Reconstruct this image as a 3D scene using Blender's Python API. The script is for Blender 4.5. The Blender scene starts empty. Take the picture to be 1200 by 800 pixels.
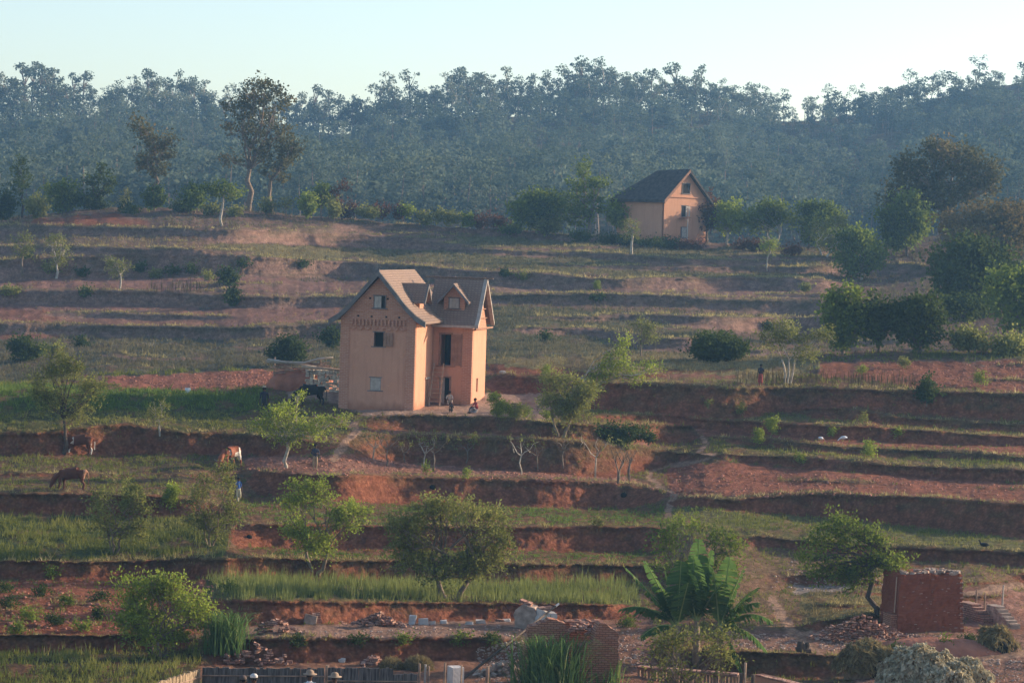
import bpy, bmesh, math, random
import numpy as np
from mathutils import Vector, Matrix, Euler
from mathutils.bvhtree import BVHTree

scene = bpy.context.scene
COL = scene.collection
R = math.radians
rnd = random.Random(7)
rng = np.random.default_rng(11)

# ------------------------------------------------------------------ camera frame
F_PX = 3300.0
PITCH, ROLL = R(-2.08), R(1.8)
FWD = np.array([0, math.cos(PITCH), math.sin(PITCH)])
R0 = np.array([1.0, 0, 0]); U0 = np.array([0, -math.sin(PITCH), math.cos(PITCH)])
CX = math.cos(ROLL) * R0 + math.sin(ROLL) * U0
CY = -math.sin(ROLL) * R0 + math.cos(ROLL) * U0
TR = math.tan(ROLL)

def P(px, py, D):
    """world point(s) seen at photo pixel (1200x800) at depth D along Y"""
    px = np.asarray(px, float)[..., None]; py = np.asarray(py, float)[..., None]; D = np.asarray(D, float)[..., None]
    d = FWD * F_PX + CX * (px - 600) - CY * (py - 400)
    return d * (D / d[..., 1:2])

# ------------------------------------------------------------------ noise
def _h(ix, iy, seed):
    n = (ix.astype(np.int64) * 374761393 + iy.astype(np.int64) * 668265263 + seed * 974634777) & 0x7fffffff
    n = ((n ^ (n >> 13)) * 1274126177) & 0x7fffffff
    return ((n ^ (n >> 16)) & 0xffff) / 65535.0
def noise2(x, y, seed=0):
    x = np.asarray(x, float); y = np.asarray(y, float)
    x, y = np.broadcast_arrays(x, y)
    ix = np.floor(x); iy = np.floor(y); fx = x - ix; fy = y - iy
    fx = fx * fx * (3 - 2 * fx); fy = fy * fy * (3 - 2 * fy)
    a = _h(ix, iy, seed); b = _h(ix + 1, iy, seed); c = _h(ix, iy + 1, seed); d = _h(ix + 1, iy + 1, seed)
    return (a + (b - a) * fx) * (1 - fy) + (c + (d - c) * fx) * fy
def fbm(x, y, seed=0, o=4):
    s = 0; a = 0.5; t = 0
    for i in range(o):
        s = s + a * noise2(x * 2 ** i, y * 2 ** i, seed + i * 17); t += a; a *= .55
    return s / t
def sstep(a, b, x):
    t = np.clip((x - a) / (b - a), 0, 1); return t * t * (3 - 2 * t)

# ------------------------------------------------------------------ object helpers
def tag(o, label=None, cat=None, group=None, kind=None):
    if label: o['label'] = label
    if cat: o['category'] = cat
    if group: o['group'] = group
    if kind: o['kind'] = kind
    return o
def empty(name, loc=(0, 0, 0), rz=0.0, label=None, cat=None, group=None):
    o = bpy.data.objects.new(name, None); COL.objects.link(o)
    o.location = tuple(float(v) for v in loc); o.rotation_euler = (0, 0, rz); o.empty_display_size = .2
    return tag(o, label, cat, group)
def link_mesh(name, me, parent=None, loc=None):
    o = bpy.data.objects.new(name, me); COL.objects.link(o)
    if parent is not None: o.parent = parent
    if loc is not None: o.location = tuple(float(v) for v in loc)
    return o
def np_mesh(name, V, F, mats=(), midx=None, smooth=False, tint=None, col=None):
    """V (n,3); F (m,k) array or list of tuples"""
    me = bpy.data.meshes.new(name)
    V = np.ascontiguousarray(V, dtype=np.float32)
    if isinstance(F, np.ndarray):
        m, k = F.shape
        me.vertices.add(len(V)); me.vertices.foreach_set('co', V.ravel())
        me.loops.add(m * k); me.loops.foreach_set('vertex_index', np.ascontiguousarray(F, dtype=np.int32).ravel())
        me.polygons.add(m); me.polygons.foreach_set('loop_start', np.arange(0, m * k, k, dtype=np.int32))
        me.polygons.foreach_set('loop_total', np.full(m, k, dtype=np.int32))
    else:
        me.from_pydata([tuple(map(float, v)) for v in V], [], [tuple(int(i) for i in f) for f in F])
    for m_ in mats: me.materials.append(m_)
    if midx is not None: me.polygons.foreach_set('material_index', np.ascontiguousarray(midx, dtype=np.int32))
    me.update(calc_edges=True)
    if smooth: me.polygons.foreach_set('use_smooth', np.ones(len(me.polygons), dtype=bool))
    if tint is not None:
        a = me.attributes.new('tint', 'FLOAT', 'FACE'); a.data.foreach_set('value', np.ascontiguousarray(tint, dtype=np.float32))
    if col is not None:
        a = me.color_attributes.new('ground_col', 'FLOAT_COLOR', 'POINT')
        c = np.ones((len(V), 4), np.float32); c[:, :3] = col
        a.data.foreach_set('color', c.ravel())
    return me

class MB:
    """collects simple shapes and links them as ONE mesh"""
    def __init__(s): s.v = []; s.f = []
    def add(s, v, f):
        n = len(s.v); s.v += [tuple(map(float, q)) for q in v]; s.f += [tuple(i + n for i in q) for q in f]; return s
    def box(s, c, d, rz=0, rx=0, ry=0, taper=1.0, jit=0.0):
        M = Euler((rx, ry, rz)).to_matrix(); v = []
        for z in (-.5, .5):
            k = 1.0 if z < 0 else taper
            for x, y in ((-.5, -.5), (.5, -.5), (.5, .5), (-.5, .5)):
                p = Vector((x * d[0] * k, y * d[1] * k, z * d[2]))
                if jit: p += Vector((rnd.uniform(-jit, jit), rnd.uniform(-jit, jit), rnd.uniform(-jit, jit)))
                v.append(tuple(M @ p + Vector(c)))
        return s.add(v, [(3, 2, 1, 0), (4, 5, 6, 7), (0, 1, 5, 4), (1, 2, 6, 5), (2, 3, 7, 6), (3, 0, 4, 7)])
    def tube(s, pts, rad, n=6, cap=True):
        pts = [Vector(p) for p in pts]
        if not hasattr(rad, '__len__'): rad = [rad] * len(pts)
        v = []; f = []
        up = Vector((.13, .31, .94))
        for i, p in enumerate(pts):
            d = (pts[min(i + 1, len(pts) - 1)] - pts[max(i - 1, 0)])
            if d.length < 1e-9: d = Vector((0, 0, 1))
            d.normalize()
            a = d.cross(up)
            if a.length < .05: a = d.cross(Vector((1, 0, 0)))
            a.normalize(); b = d.cross(a)
            for k in range(n):
                t = 2 * math.pi * k / n
                v.append(p + (a * math.cos(t) + b * math.sin(t)) * rad[i])
        for i in range(len(pts) - 1):
            for k in range(n):
                k2 = (k + 1) % n
                f.append((i * n + k, i * n + k2, (i + 1) * n + k2, (i + 1) * n + k))
        if cap:
            f.append(tuple(range(n - 1, -1, -1))); m = (len(pts) - 1) * n; f.append(tuple(range(m, m + n)))
        return s.add(v, f)
    def ell(s, c, r, nu=10, nv=7, jit=0, rz=0, seed=0):
        v = [(c[0], c[1], c[2] - r[2])]; f = []
        rr = random.Random(seed)
        for j in range(1, nv):
            ph = -math.pi / 2 + math.pi * j / nv
            for i in range(nu):
                th = 2 * math.pi * i / nu; k = 1 + rr.uniform(-jit, jit)
                x = r[0] * math.cos(ph) * math.cos(th) * k; y = r[1] * math.cos(ph) * math.sin(th) * k
                v.append((c[0] + x * math.cos(rz) - y * math.sin(rz), c[1] + x * math.sin(rz) + y * math.cos(rz), c[2] + r[2] * math.sin(ph) * k))
        v.append((c[0], c[1], c[2] + r[2]))
        L = len(v) - 1
        for i in range(nu): f.append((0, 1 + (i + 1) % nu, 1 + i))
        for j in range(nv - 2):
            for i in range(nu):
                a = 1 + j * nu + i; b = 1 + j * nu + (i + 1) % nu
                f.append((a, b, b + nu, a + nu))
        for i in range(nu): f.append((L, 1 + (nv - 2) * nu + i, 1 + (nv - 2) * nu + (i + 1) % nu))
        return s.add(v, f)
    def prism(s, poly, y0, y1, axis='y'):
        """poly (a,z) extruded along y (or x)"""
        n = len(poly); v = []
        for t in (y0, y1):
            for a, z in poly: v.append((a, t, z) if axis == 'y' else (t, a, z))
        f = [tuple(range(n)), tuple(range(2 * n - 1, n - 1, -1))]
        for i in range(n):
            j = (i + 1) % n; f.append((j, i, i + n, j + n))
        return s.add(v, f)
    def mesh(s, name, mat, smooth=False, mats=None):
        me = bpy.data.meshes.new(name); me.from_pydata(s.v, [], s.f); me.update()
        bm = bmesh.new(); bm.from_mesh(me); bmesh.ops.recalc_face_normals(bm, faces=bm.faces[:]); bm.to_mesh(me); bm.free()
        me.materials.append(mat)
        if smooth: me.polygons.foreach_set('use_smooth', np.ones(len(me.polygons), dtype=bool))
        return me
    def build(s, name, mat, parent=None, smooth=False, loc=None):
        return link_mesh(name, s.mesh(name, mat, smooth), parent, loc)

def copy_tree(o, parent=None):
    c = o.copy(); COL.objects.link(c)
    if parent is not None: c.parent = parent
    for ch in list(o.children): copy_tree(ch, c)
    return c

# ------------------------------------------------------------------ materials
def new_mat(name):
    m = bpy.data.materials.new(name); m.use_nodes = True
    nt = m.node_tree; nt.nodes.clear()
    return m, nt.nodes, nt.links
def plain(name, c, rough=.9, var=.25, scale=3.0, bump=.0, c2=None, detail=4, bscale=None, metal=0):
    m, N, L = new_mat(name)
    out = N.new('ShaderNodeOutputMaterial'); b = N.new('ShaderNodeBsdfPrincipled')
    b.inputs['Roughness'].default_value = rough; b.inputs['Specular IOR Level'].default_value = .15; b.inputs['Metallic'].default_value = metal
    tc = N.new('ShaderNodeTexCoord'); n = N.new('ShaderNodeTexNoise'); n.inputs['Scale'].default_value = scale; n.inputs['Detail'].default_value = detail
    L.new(tc.outputs['Object'], n.inputs['Vector'])
    r = N.new('ShaderNodeValToRGB'); r.color_ramp.elements[0].position = .3; r.color_ramp.elements[1].position = .7
    c2 = c2 or tuple(min(1, v * (1 + var)) for v in c)
    r.color_ramp.elements[0].color = tuple(v * (1 - var) for v in c) + (1,); r.color_ramp.elements[1].color = tuple(c2) + (1,)
    L.new(n.outputs['Fac'], r.inputs['Fac']); L.new(r.outputs['Color'], b.inputs['Base Color'])
    if bump:
        n2 = N.new('ShaderNodeTexNoise'); n2.inputs['Scale'].default_value = bscale or scale * 5; n2.inputs['Detail'].default_value = 5
        L.new(tc.outputs['Object'], n2.inputs['Vector'])
        bp = N.new('ShaderNodeBump'); bp.inputs['Strength'].default_value = 1; bp.inputs['Distance'].default_value = bump
        L.new(n2.outputs['Fac'], bp.inputs['Height']); L.new(bp.outputs['Normal'], b.inputs['Normal'])
    L.new(b.outputs[0], out.inputs[0])
    return m
def leaf_mat(name, c1, c2, trans=.35, c3=None):
    """c1..c2 spread over the leaves by a per-leaf random value; c3 for a few leaves"""
    m, N, L = new_mat(name)
    out = N.new('ShaderNodeOutputMaterial')
    at = N.new('ShaderNodeAttribute'); at.attribute_name = 'tint'
    r = N.new('ShaderNodeValToRGB'); e = r.color_ramp.elements
    e[0].position = 0; e[0].color = tuple(c1) + (1,); e[1].position = .8 if c3 else 1; e[1].color = tuple(c2) + (1,)
    if c3:
        k = e.new(1.0); k.color = tuple(c3) + (1,)
    L.new(at.outputs['Fac'], r.inputs['Fac'])
    d = N.new('ShaderNodeBsdfDiffuse'); t = N.new('ShaderNodeBsdfTranslucent'); mx = N.new('ShaderNodeMixShader'); mx.inputs[0].default_value = trans
    L.new(r.outputs[0], d.inputs[0]); L.new(r.outputs[0], t.inputs[0]); L.new(d.outputs[0], mx.inputs[1]); L.new(t.outputs[0], mx.inputs[2])
    L.new(mx.outputs[0], out.inputs[0])
    return m
def brick_mat(name, c1, c2, mortar, bw=.24, bh=.085, ms=.012, bump=.012, blotch=.35, dirt=(.3, .13, .08)):
    m, N, L = new_mat(name)
    out = N.new('ShaderNodeOutputMaterial'); b = N.new('ShaderNodeBsdfPrincipled'); b.inputs['Roughness'].default_value = .92; b.inputs['Specular IOR Level'].default_value = .1
    tc = N.new('ShaderNodeTexCoord'); sp = N.new('ShaderNodeSeparateXYZ'); L.new(tc.outputs['Object'], sp.inputs[0])
    ad = N.new('ShaderNodeMath'); ad.operation = 'ADD'; L.new(sp.outputs[0], ad.inputs[0]); L.new(sp.outputs[1], ad.inputs[1])
    cb = N.new('ShaderNodeCombineXYZ'); L.new(ad.outputs[0], cb.inputs[0]); L.new(sp.outputs[2], cb.inputs[1])
    nz = N.new('ShaderNodeTexNoise'); nz.inputs['Scale'].default_value = 2.5; L.new(tc.outputs['Object'], nz.inputs['Vector'])
    mxv = N.new('ShaderNodeVectorMath'); mxv.operation = 'MULTIPLY_ADD'; mxv.inputs[1].default_value = (.04, .04, 0); L.new(nz.outputs['Color'], mxv.inputs[0]); L.new(cb.outputs[0], mxv.inputs[2])
    bt = N.new('ShaderNodeTexBrick'); L.new(mxv.outputs[0], bt.inputs['Vector'])
    bt.inputs['Scale'].default_value = 1; bt.inputs['Brick Width'].default_value = bw; bt.inputs['Row Height'].default_value = bh
    bt.inputs['Mortar Size'].default_value = ms; bt.inputs['Color1'].default_value = c1 + (1,); bt.inputs['Color2'].default_value = c2 + (1,); bt.inputs['Mortar'].default_value = mortar + (1,)
    bt.inputs['Mortar Smooth'].default_value = .3
    n2 = N.new('ShaderNodeTexNoise'); n2.inputs['Scale'].default_value = 1.3; n2.inputs['Detail'].default_value = 6; n2.inputs['Roughness'].default_value = .65; L.new(tc.outputs['Object'], n2.inputs['Vector'])
    mr = N.new('ShaderNodeMapRange'); mr.inputs[1].default_value = .45; mr.inputs[2].default_value = .7; mr.inputs[4].default_value = blotch; L.new(n2.outputs['Fac'], mr.inputs[0])
    mc = N.new('ShaderNodeMix'); mc.data_type = 'RGBA'; L.new(mr.outputs[0], mc.inputs[0]); L.new(bt.outputs['Color'], mc.inputs[6]); mc.inputs[7].default_value = dirt + (1,)
    L.new(mc.outputs[2], b.inputs['Base Color'])
    bp = N.new('ShaderNodeBump'); bp.invert = True; bp.inputs['Distance'].default_value = bump; L.new(bt.outputs['Fac'], bp.inputs['Height']); L.new(bp.outputs[0], b.inputs['Normal'])
    L.new(b.outputs[0], out.inputs[0]); return m
def ground_mat(name, tall=1.0):
    m, N, L = new_mat(name)
    out = N.new('ShaderNodeOutputMaterial'); b = N.new('ShaderNodeBsdfPrincipled'); b.inputs['Roughness'].default_value = 1; b.inputs['Specular IOR Level'].default_value = .03
    at = N.new('ShaderNodeVertexColor'); at.layer_name = 'ground_col'
    tc = N.new('ShaderNodeTexCoord')
    n = N.new('ShaderNodeTexNoise'); n.inputs['Scale'].default_value = 2.2 / tall; n.inputs['Detail'].default_value = 9; n.inputs['Roughness'].default_value = .72; L.new(tc.outputs['Object'], n.inputs['Vector'])
    mr = N.new('ShaderNodeMapRange'); mr.inputs[1].default_value = .3; mr.inputs[2].default_value = .7; mr.inputs[3].default_value = .62; mr.inputs[4].default_value = 1.4; L.new(n.outputs['Fac'], mr.inputs[0])
    mp = N.new('ShaderNodeVectorMath'); mp.operation = 'SCALE'; L.new(at.outputs[0], mp.inputs[0]); L.new(mr.outputs[0], mp.inputs['Scale'])
    # small stones and clods
    v = N.new('ShaderNodeTexVoronoi'); v.inputs['Scale'].default_value = 7 / tall; L.new(tc.outputs['Object'], v.inputs['Vector'])
    mr2 = N.new('ShaderNodeMapRange'); mr2.inputs[1].default_value = .0; mr2.inputs[2].default_value = .6; mr2.inputs[3].default_value = 1.18; mr2.inputs[4].default_value = .75; L.new(v.outputs['Distance'], mr2.inputs[0])
    mp2 = N.new('ShaderNodeVectorMath'); mp2.operation = 'SCALE'; L.new(mp.outputs[0], mp2.inputs[0]); L.new(mr2.outputs[0], mp2.inputs['Scale'])
    L.new(mp2.outputs[0], b.inputs['Base Color'])
    n3 = N.new('ShaderNodeTexNoise'); n3.inputs['Scale'].default_value = 5 / tall; n3.inputs['Detail'].default_value = 8; n3.inputs['Roughness'].default_value = .7; L.new(tc.outputs['Object'], n3.inputs['Vector'])
    bp = N.new('ShaderNodeBump'); bp.inputs['Distance'].default_value = .22 * tall; bp.inputs['Strength'].default_value = .9; L.new(n3.outputs['Fac'], bp.inputs['Height']); L.new(bp.outputs[0], b.inputs['Normal'])
    L.new(b.outputs[0], out.inputs[0]); return m

M = {}
M['ground'] = ground_mat('red_earth_and_grass'); M['far'] = ground_mat('far_hill_earth', 6.0)
M['bark'] = plain('bark', (.20, .15, .11), var=.35, scale=6, bump=.02)
M['palebark'] = plain('pale_bark', (.42, .36, .29), var=.35, scale=5, bump=.015)
M['darkbark'] = plain('dark_bark', (.10, .075, .06), var=.3, scale=6, bump=.02)
M['leaf_bright'] = leaf_mat('bright_leaf', (.13, .17, .03), (.36, .42, .07), .5)
M['leaf_mid'] = leaf_mat('mid_leaf', (.06, .095, .022), (.22, .27, .05), .45)
M['leaf_olive'] = leaf_mat('olive_leaf', (.11, .125, .035), (.31, .31, .09), .45)
M['leaf_dark'] = leaf_mat('dark_leaf', (.035, .055, .018), (.10, .13, .035), .35)
M['leaf_euc'] = leaf_mat('eucalyptus_leaf', (.06, .068, .035), (.17, .155, .07), .35, (.27, .19, .10))
M['leaf_orange'] = leaf_mat('orange_leaf', (.09, .08, .03), (.25, .17, .065), .35)
M['leaf_redbrown'] = leaf_mat('redbrown_leaf', (.07, .04, .025), (.17, .08, .05), .35)
M['leaf_far'] = leaf_mat('far_forest_leaf', (.08, .115, .085), (.19, .22, .15), .35, (.28, .27, .17))  # grey-green leaf, made paler and bluer to carry part of the haze
M['leaf_dry'] = leaf_mat('dry_leaf', (.30, .25, .15), (.72, .64, .46), .2)
M['leaf_banana'] = leaf_mat('banana_leaf', (.05, .11, .03), (.12, .20, .05), .4, (.28, .30, .10))
M['grass'] = leaf_mat('grass_blade', (.10, .125, .03), (.27, .26, .07), .4, (.42, .35, .15))
M['upland'] = leaf_mat('upland_grass_blade', (.10, .09, .05), (.21, .18, .10), .35, (.38, .31, .18))
M['reed'] = leaf_mat('reed_blade', (.13, .155, .045), (.27, .29, .09), .42, (.46, .38, .2))
M['crop'] = leaf_mat('crop_leaf', (.08, .13, .03), (.21, .27, .06), .4)
M['fringe'] = leaf_mat('fringe_blade', (.22, .19, .075), (.46, .38, .17), .5, (.60, .48, .26))  # straw blades; the glow of sun-caught lips is put into their colour
M['dryg'] = leaf_mat('dry_grass_blade', (.16, .12, .06), (.40, .32, .15), .3)
M['cane'] = leaf_mat('cane_blade', (.06, .12, .04), (.20, .29, .09), .4, (.3, .3, .14))
M['dark'] = plain('gloom_black', (.012, .011, .010), var=.1)  # near-black: painted gloom of openings and holes, also hair and eyes

def plaster_mat(name, c, base_z=.55):
    m, N, L = new_mat(name)
    out = N.new('ShaderNodeOutputMaterial'); b = N.new('ShaderNodeBsdfPrincipled'); b.inputs['Roughness'].default_value = .95; b.inputs['Specular IOR Level'].default_value = .08
    tc = N.new('ShaderNodeTexCoord'); sp = N.new('ShaderNodeSeparateXYZ'); L.new(tc.outputs['Object'], sp.inputs[0])
    def noise(scale, detail, vec):
        mp = N.new('ShaderNodeMapping'); mp.inputs['Scale'].default_value = vec; L.new(tc.outputs['Object'], mp.inputs[0])
        n = N.new('ShaderNodeTexNoise'); n.inputs['Scale'].default_value = scale; n.inputs['Detail'].default_value = detail; n.inputs['Roughness'].default_value = .65; L.new(mp.outputs[0], n.inputs['Vector']); return n.outputs['Fac']
    def rng_(s, a, b_, c_, d_):
        r = N.new('ShaderNodeMapRange'); r.inputs[1].default_value = a; r.inputs[2].default_value = b_; r.inputs[3].default_value = c_; r.inputs[4].default_value = d_; L.new(s, r.inputs[0]); return r.outputs[0]
    def mix(f, a, col):
        x = N.new('ShaderNodeMix'); x.data_type = 'RGBA'; L.new(f, x.inputs[0])
        if isinstance(a, tuple): x.inputs[6].default_value = a + (1,)
        else: L.new(a, x.inputs[6])
        x.inputs[7].default_value = col + (1,); return x.outputs[2]
    k1 = mix(rng_(noise(1.1, 7, (1, 1, 1)), .4, .65, 0, .45), c, tuple(v * .82 for v in c))                 # uneven daubing
    k2 = mix(rng_(noise(2.0, 5, (2.2, 2.2, .16)), .52, .72, 0, .5), k1, (c[0] * .72, c[1] * .66, c[2] * .66))   # rain streaks
    k3 = mix(rng_(noise(3.2, 6, (1, 1, 1)), .6, .68, 0, .4), k2, (min(1, c[0] * 1.16), c[1] * 1.2, c[2] * 1.2))  # pale repairs
    ad = N.new('ShaderNodeMath'); ad.operation = 'MULTIPLY_ADD'; L.new(noise(2.6, 5, (1, 1, .5)), ad.inputs[0]); ad.inputs[1].default_value = -1.1; L.new(sp.outputs[2], ad.inputs[2])
    k4 = mix(rng_(ad.outputs[0], -.35, base_z - .5, .75, 0), k3, (.36, .15, .09))                              # splashed earth at the foot
    L.new(k4, b.inputs['Base Color'])
    bp = N.new('ShaderNodeBump'); bp.inputs['Distance'].default_value = .03; L.new(noise(9, 6, (1, 1, 1)), bp.inputs['Height']); L.new(bp.outputs[0], b.inputs['Normal']); L.new(b.outputs[0], out.inputs[0]); return m
SUN_EL, SUN_AZ, SUN, SKY, DUST, OZ, EXPO, HAZE = 16, 66, 4.9, .145, 3.0, .9, .76, .00031
# ------------------------------------------------------------------ the terraced slope
# every bank: (lip line, foot line, how overgrown, soil shade)
RIS = [
 # upper slope
 ([(-500,262),(0,264),(230,268)], [(-500,276),(0,276),(230,277)], .6),
 ([(232,268),(400,272),(470,278),(565,291)], [(232,284),(400,289),(480,293),(565,294)], .2),
 ([(385,260),(520,264),(600,270),(715,279)], [(385,270),(520,272),(600,278),(715,285)], .5),
 ([(-500,288),(0,288),(180,291),(300,294)], [(-500,297),(0,297),(180,299),(300,298)], .6),
 ([(-500,303),(0,305),(130,298),(250,297),(400,306),(500,312),(560,317),(650,320),(690,326),(760,325),(900,325),(975,328)], [(-500,330),(0,330),(130,326),(250,325),(400,322),(500,329),(560,335),(700,340),(900,340),(975,344)], .35),
 ([(-500,330),(50,339),(200,342),(280,347),(405,347),(520,352)], [(-500,350),(50,357),(200,360),(280,361),(405,358),(520,354)], .25),
 ([(50,366),(150,368),(275,371)], [(50,372),(150,375),(275,375)], .3),
 ([(-500,375),(60,379),(265,384),(395,377),(490,380)], [(-500,400),(60,392),(265,398),(395,396),(490,385)], .75),
 ([(455,352),(568,346),(680,343),(770,345),(870,352),(975,350)], [(455,354),(568,356),(680,358),(770,360),(870,368),(975,368)], .8),
 ([(690,369),(770,368),(860,372),(1000,371)], [(690,376),(770,377),(860,391),(1000,392)], .3),
 ([(600,383),(700,384),(764,396),(860,395)], [(600,390),(700,394),(764,413),(860,412)], .4),
 ([(655,295),(720,297),(800,303),(900,307)], [(655,299),(720,306),(800,310),(900,311)], .6),
 ([(765,313),(850,312),(990,312),(1090,310)], [(765,318),(850,319),(990,321),(1090,320)], .7),
 ([(850,299),(970,301),(1060,300)], [(850,303),(970,305),(1060,305)], .6),
 # left of the house
 ([(-500,512),(0,508),(80,504),(110,498),(150,495),(206,505),(275,508),(330,512),(398,520)], [(-500,536),(0,534),(110,534),(250,532),(330,535),(398,528)], .35),
 ([(-500,577),(0,576),(100,577),(190,580),(262,590)], [(-500,602),(0,600),(100,604),(206,608),(262,606)], .35),
 ([(-500,740),(0,740),(165,741),(230,745)], [(-500,762),(0,762),(165,760),(230,756)], .4),
 # below the house
 ([(425,487),(515,486),(575,488),(645,495),(760,497),(810,499),(822,510)], [(425,504),(515,507),(580,508),(645,512),(760,519),(815,520),(822,513)], .55),
 ([(408,508),(515,510),(610,514),(700,517),(748,523),(800,530),(838,533)], [(404,535),(515,545),(640,556),(720,560),(760,550),(800,540),(838,535)], .5),
 ([(288,549),(380,555),(473,556),(520,558),(610,561),(730,565),(780,575)], [(282,575),(380,586),(432,590),(520,592),(600,594),(730,597),(782,588)], .12),
 ([(266,614),(420,613),(520,615),(600,616),(760,615),(795,620)], [(266,641),(420,644),(600,645),(760,646),(795,638)], .1),
 ([(-500,656),(0,654),(130,656),(280,652),(480,655),(590,660),(760,661),(790,664)], [(-500,678),(0,676),(130,678),(280,675),(480,680),(600,684),(760,682),(790,676)], .4),
 ([(240,700),(280,702),(480,704),(620,706),(752,708)], [(235,736),(330,732),(480,729),(620,727),(752,726)], .25),
 ([(238,745),(330,747),(500,746),(590,747),(612,750)], [(238,778),(400,777),(590,774),(612,768)], .3),
 # between house yard and right part
 ([(566,438),(600,438),(655,445)], [(566,461),(600,462),(655,461)], .2),
 ([(672,447),(760,449),(860,454),(930,453),(1080,457),(1200,460),(1700,470)], [(672,478),(760,486),(860,491),(940,480),(1000,477),(1040,483),(1200,493),(1700,510)], .45),
 ([(930,478),(986,478),(1040,485),(1100,491),(1200,497),(1700,515)], [(930,482),(950,490),(1100,500),(1200,508),(1700,527)], .5),
 ([(688,489),(730,486),(800,488),(860,492),(980,498),(1100,503),(1200,512),(1700,530)], [(688,491),(730,492),(800,499),(860,507),(1040,519),(1200,523),(1700,545)], .15),
 ([(828,510),(860,512),(920,516),(980,522),(1100,528),(1200,535),(1700,552)], [(828,514),(860,520),(980,531),(1100,538),(1200,543),(1700,562)], .7),
 ([(838,529),(860,532),(950,535),(1010,541),(1100,547),(1200,550),(1700,570)], [(838,537),(860,541),(980,552),(1100,562),(1200,566),(1700,588)], .2),
 ([(782,582),(860,584),(940,578),(970,576),(1070,580),(1200,589),(1700,605)], [(782,594),(860,598),(940,604),(1070,616),(1200,630),(1700,650)], .2),
 ([(870,626),(907,629),(950,632),(1056,641),(1120,644),(1200,646),(1700,655)], [(870,638),(947,646),(1056,657),(1200,663),(1700,680)], .25),
 ([(915,671),(980,673),(1045,679)], [(915,682),(980,685),(1045,686)], .4),
 ([(940,729),(990,722),(1050,716)], [(940,737),(990,738),(1050,737)], .5),
 ([(770,758),(865,761),(950,762),(1005,770)], [(770,790),(865,792),(950,795),(1005,785)], .6),
 ([(1185,670),(1215,672),(1700,680)], [(1185,680),(1215,690),(1700,705)], .1),
]
CREST1 = [(-500,452),(0,447),(60,443),(130,437),(310,433),(395,432),(570,421),(640,418),(760,420),(960,414),(1200,412),(1700,405)]
CREST2 = [(-1500,285),(-500,262),(0,254),(100,246),(200,243),(300,248),(400,256),(470,262),(600,270),(720,276),(850,284),(930,290),(1020,288),(1100,276),(1200,258),(1300,240),(1700,190),(2700,120)]
def interp(poly, x):
    a = np.array(poly, float); return np.interp(x, a[:, 0], a[:, 1])

PY0, PY1, PX0, PX1 = 190, 960, -500, 1700
HH, WW = PY1 - PY0, PX1 - PX0
pyg, pxg = np.mgrid[PY0:PY1, PX0:PX1].astype(float)
xr = np.arange(PX0, PX1).astype(float)
Rm = np.zeros((HH, WW)); Veg = np.zeros((HH, WW)); Tpos = np.zeros((HH, WW)); LipD = np.full((HH, WW), 99.0); OH = np.zeros((HH, WW))
# minor steps between the named banks
mr_ = random.Random(44); MINOR = []
def minor(x0, x1, y0, y1, n, hmin, hmax, lmin, lmax):
    for _ in range(n):
        xa = mr_.uniform(x0, x1); L_ = mr_.uniform(lmin, lmax); y = mr_.uniform(y0, y1); h = mr_.uniform(hmin, hmax); sl = mr_.uniform(-.01, .04)
        MINOR.append(([(xa, y), (xa + L_ * .5, y + sl * L_ * .5 + mr_.uniform(-2, 2)), (xa + L_, y + sl * L_)], [(xa, y + 1), (xa + L_ * .5, y + sl * L_ * .5 + h), (xa + L_, y + sl * L_ + 1)], mr_.uniform(.3, .8)))
minor(-300, 900, 262, 345, 46, 2.5, 6, 80, 240); minor(560, 960, 345, 412, 12, 3, 6, 80, 200); minor(850, 1300, 300, 400, 12, 2.5, 5, 60, 160)
minor(-300, 250, 400, 436, 5, 2, 4, 80, 160); minor(-100, 230, 540, 572, 4, 2.5, 4, 80, 160); minor(1000, 1250, 425, 450, 4, 2.5, 4, 100, 200); minor(860, 1200, 555, 572, 3, 2, 4, 120, 220); minor(880, 1150, 660, 725, 9, 2.5, 6, 50, 120); minor(-100, 200, 690, 735, 5, 3, 6, 60, 140); minor(650, 900, 425, 440, 3, 2, 4, 80, 150)
RIS = MINOR + RIS
for i, (lip, foot, veg) in enumerate(RIS):
    x0, x1 = lip[0][0], lip[-1][0]
    inside = (xr >= x0) & (xr <= x1)
    jit = (fbm(xr / 22, xr * 0 + i * 7.3, 3, 4) - .5) * 4.5
    ju = (fbm(xr / 9, xr * 0 + i * 3.3, 9, 3) - .5) * 3.5
    l = interp(lip, xr) + jit * (.5 if lip[0][1] < 400 else 1); f = interp(foot, xr) + jit * .6 + ju
    tp = np.clip(np.minimum((xr - x0 + 1) / 14, (x1 - xr + 1) / 14), 0, 1) if x0 > -400 and x1 < 1600 else (np.clip((x1 - xr + 1) / 14, 0, 1) if x0 <= -400 and x1 < 1600 else np.clip((xr - x0 + 1) / 14, 0, 1))
    mid = (l + f) / 2; h = np.maximum((f - l) * tp, 0); l = mid - h / 2; f = mid + h / 2
    lm = l[None, :]; fm = f[None, :]
    mask = np.clip(pyg - lm + .5, 0, 1) * np.clip(fm - pyg + .5, 0, 1) * inside[None, :]
    new = mask > Rm
    Rm = np.maximum(Rm, mask)
    OH = np.maximum(OH, np.exp(-((pyg - lm - .6) / np.maximum(1.2, h[None, :] * .13)) ** 2) * inside[None, :] * np.clip(h[None, :] / 14, 0, 1))
    Veg = np.where(new, veg, Veg); Tpos = np.where(new, (pyg - lm) / np.maximum(fm - lm, 1), Tpos)
    LipD = np.where(inside[None, :] & (h[None, :] > 2) & (pyg < lm + 2), np.minimum(LipD, np.abs(lm - pyg)), LipD)

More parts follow.
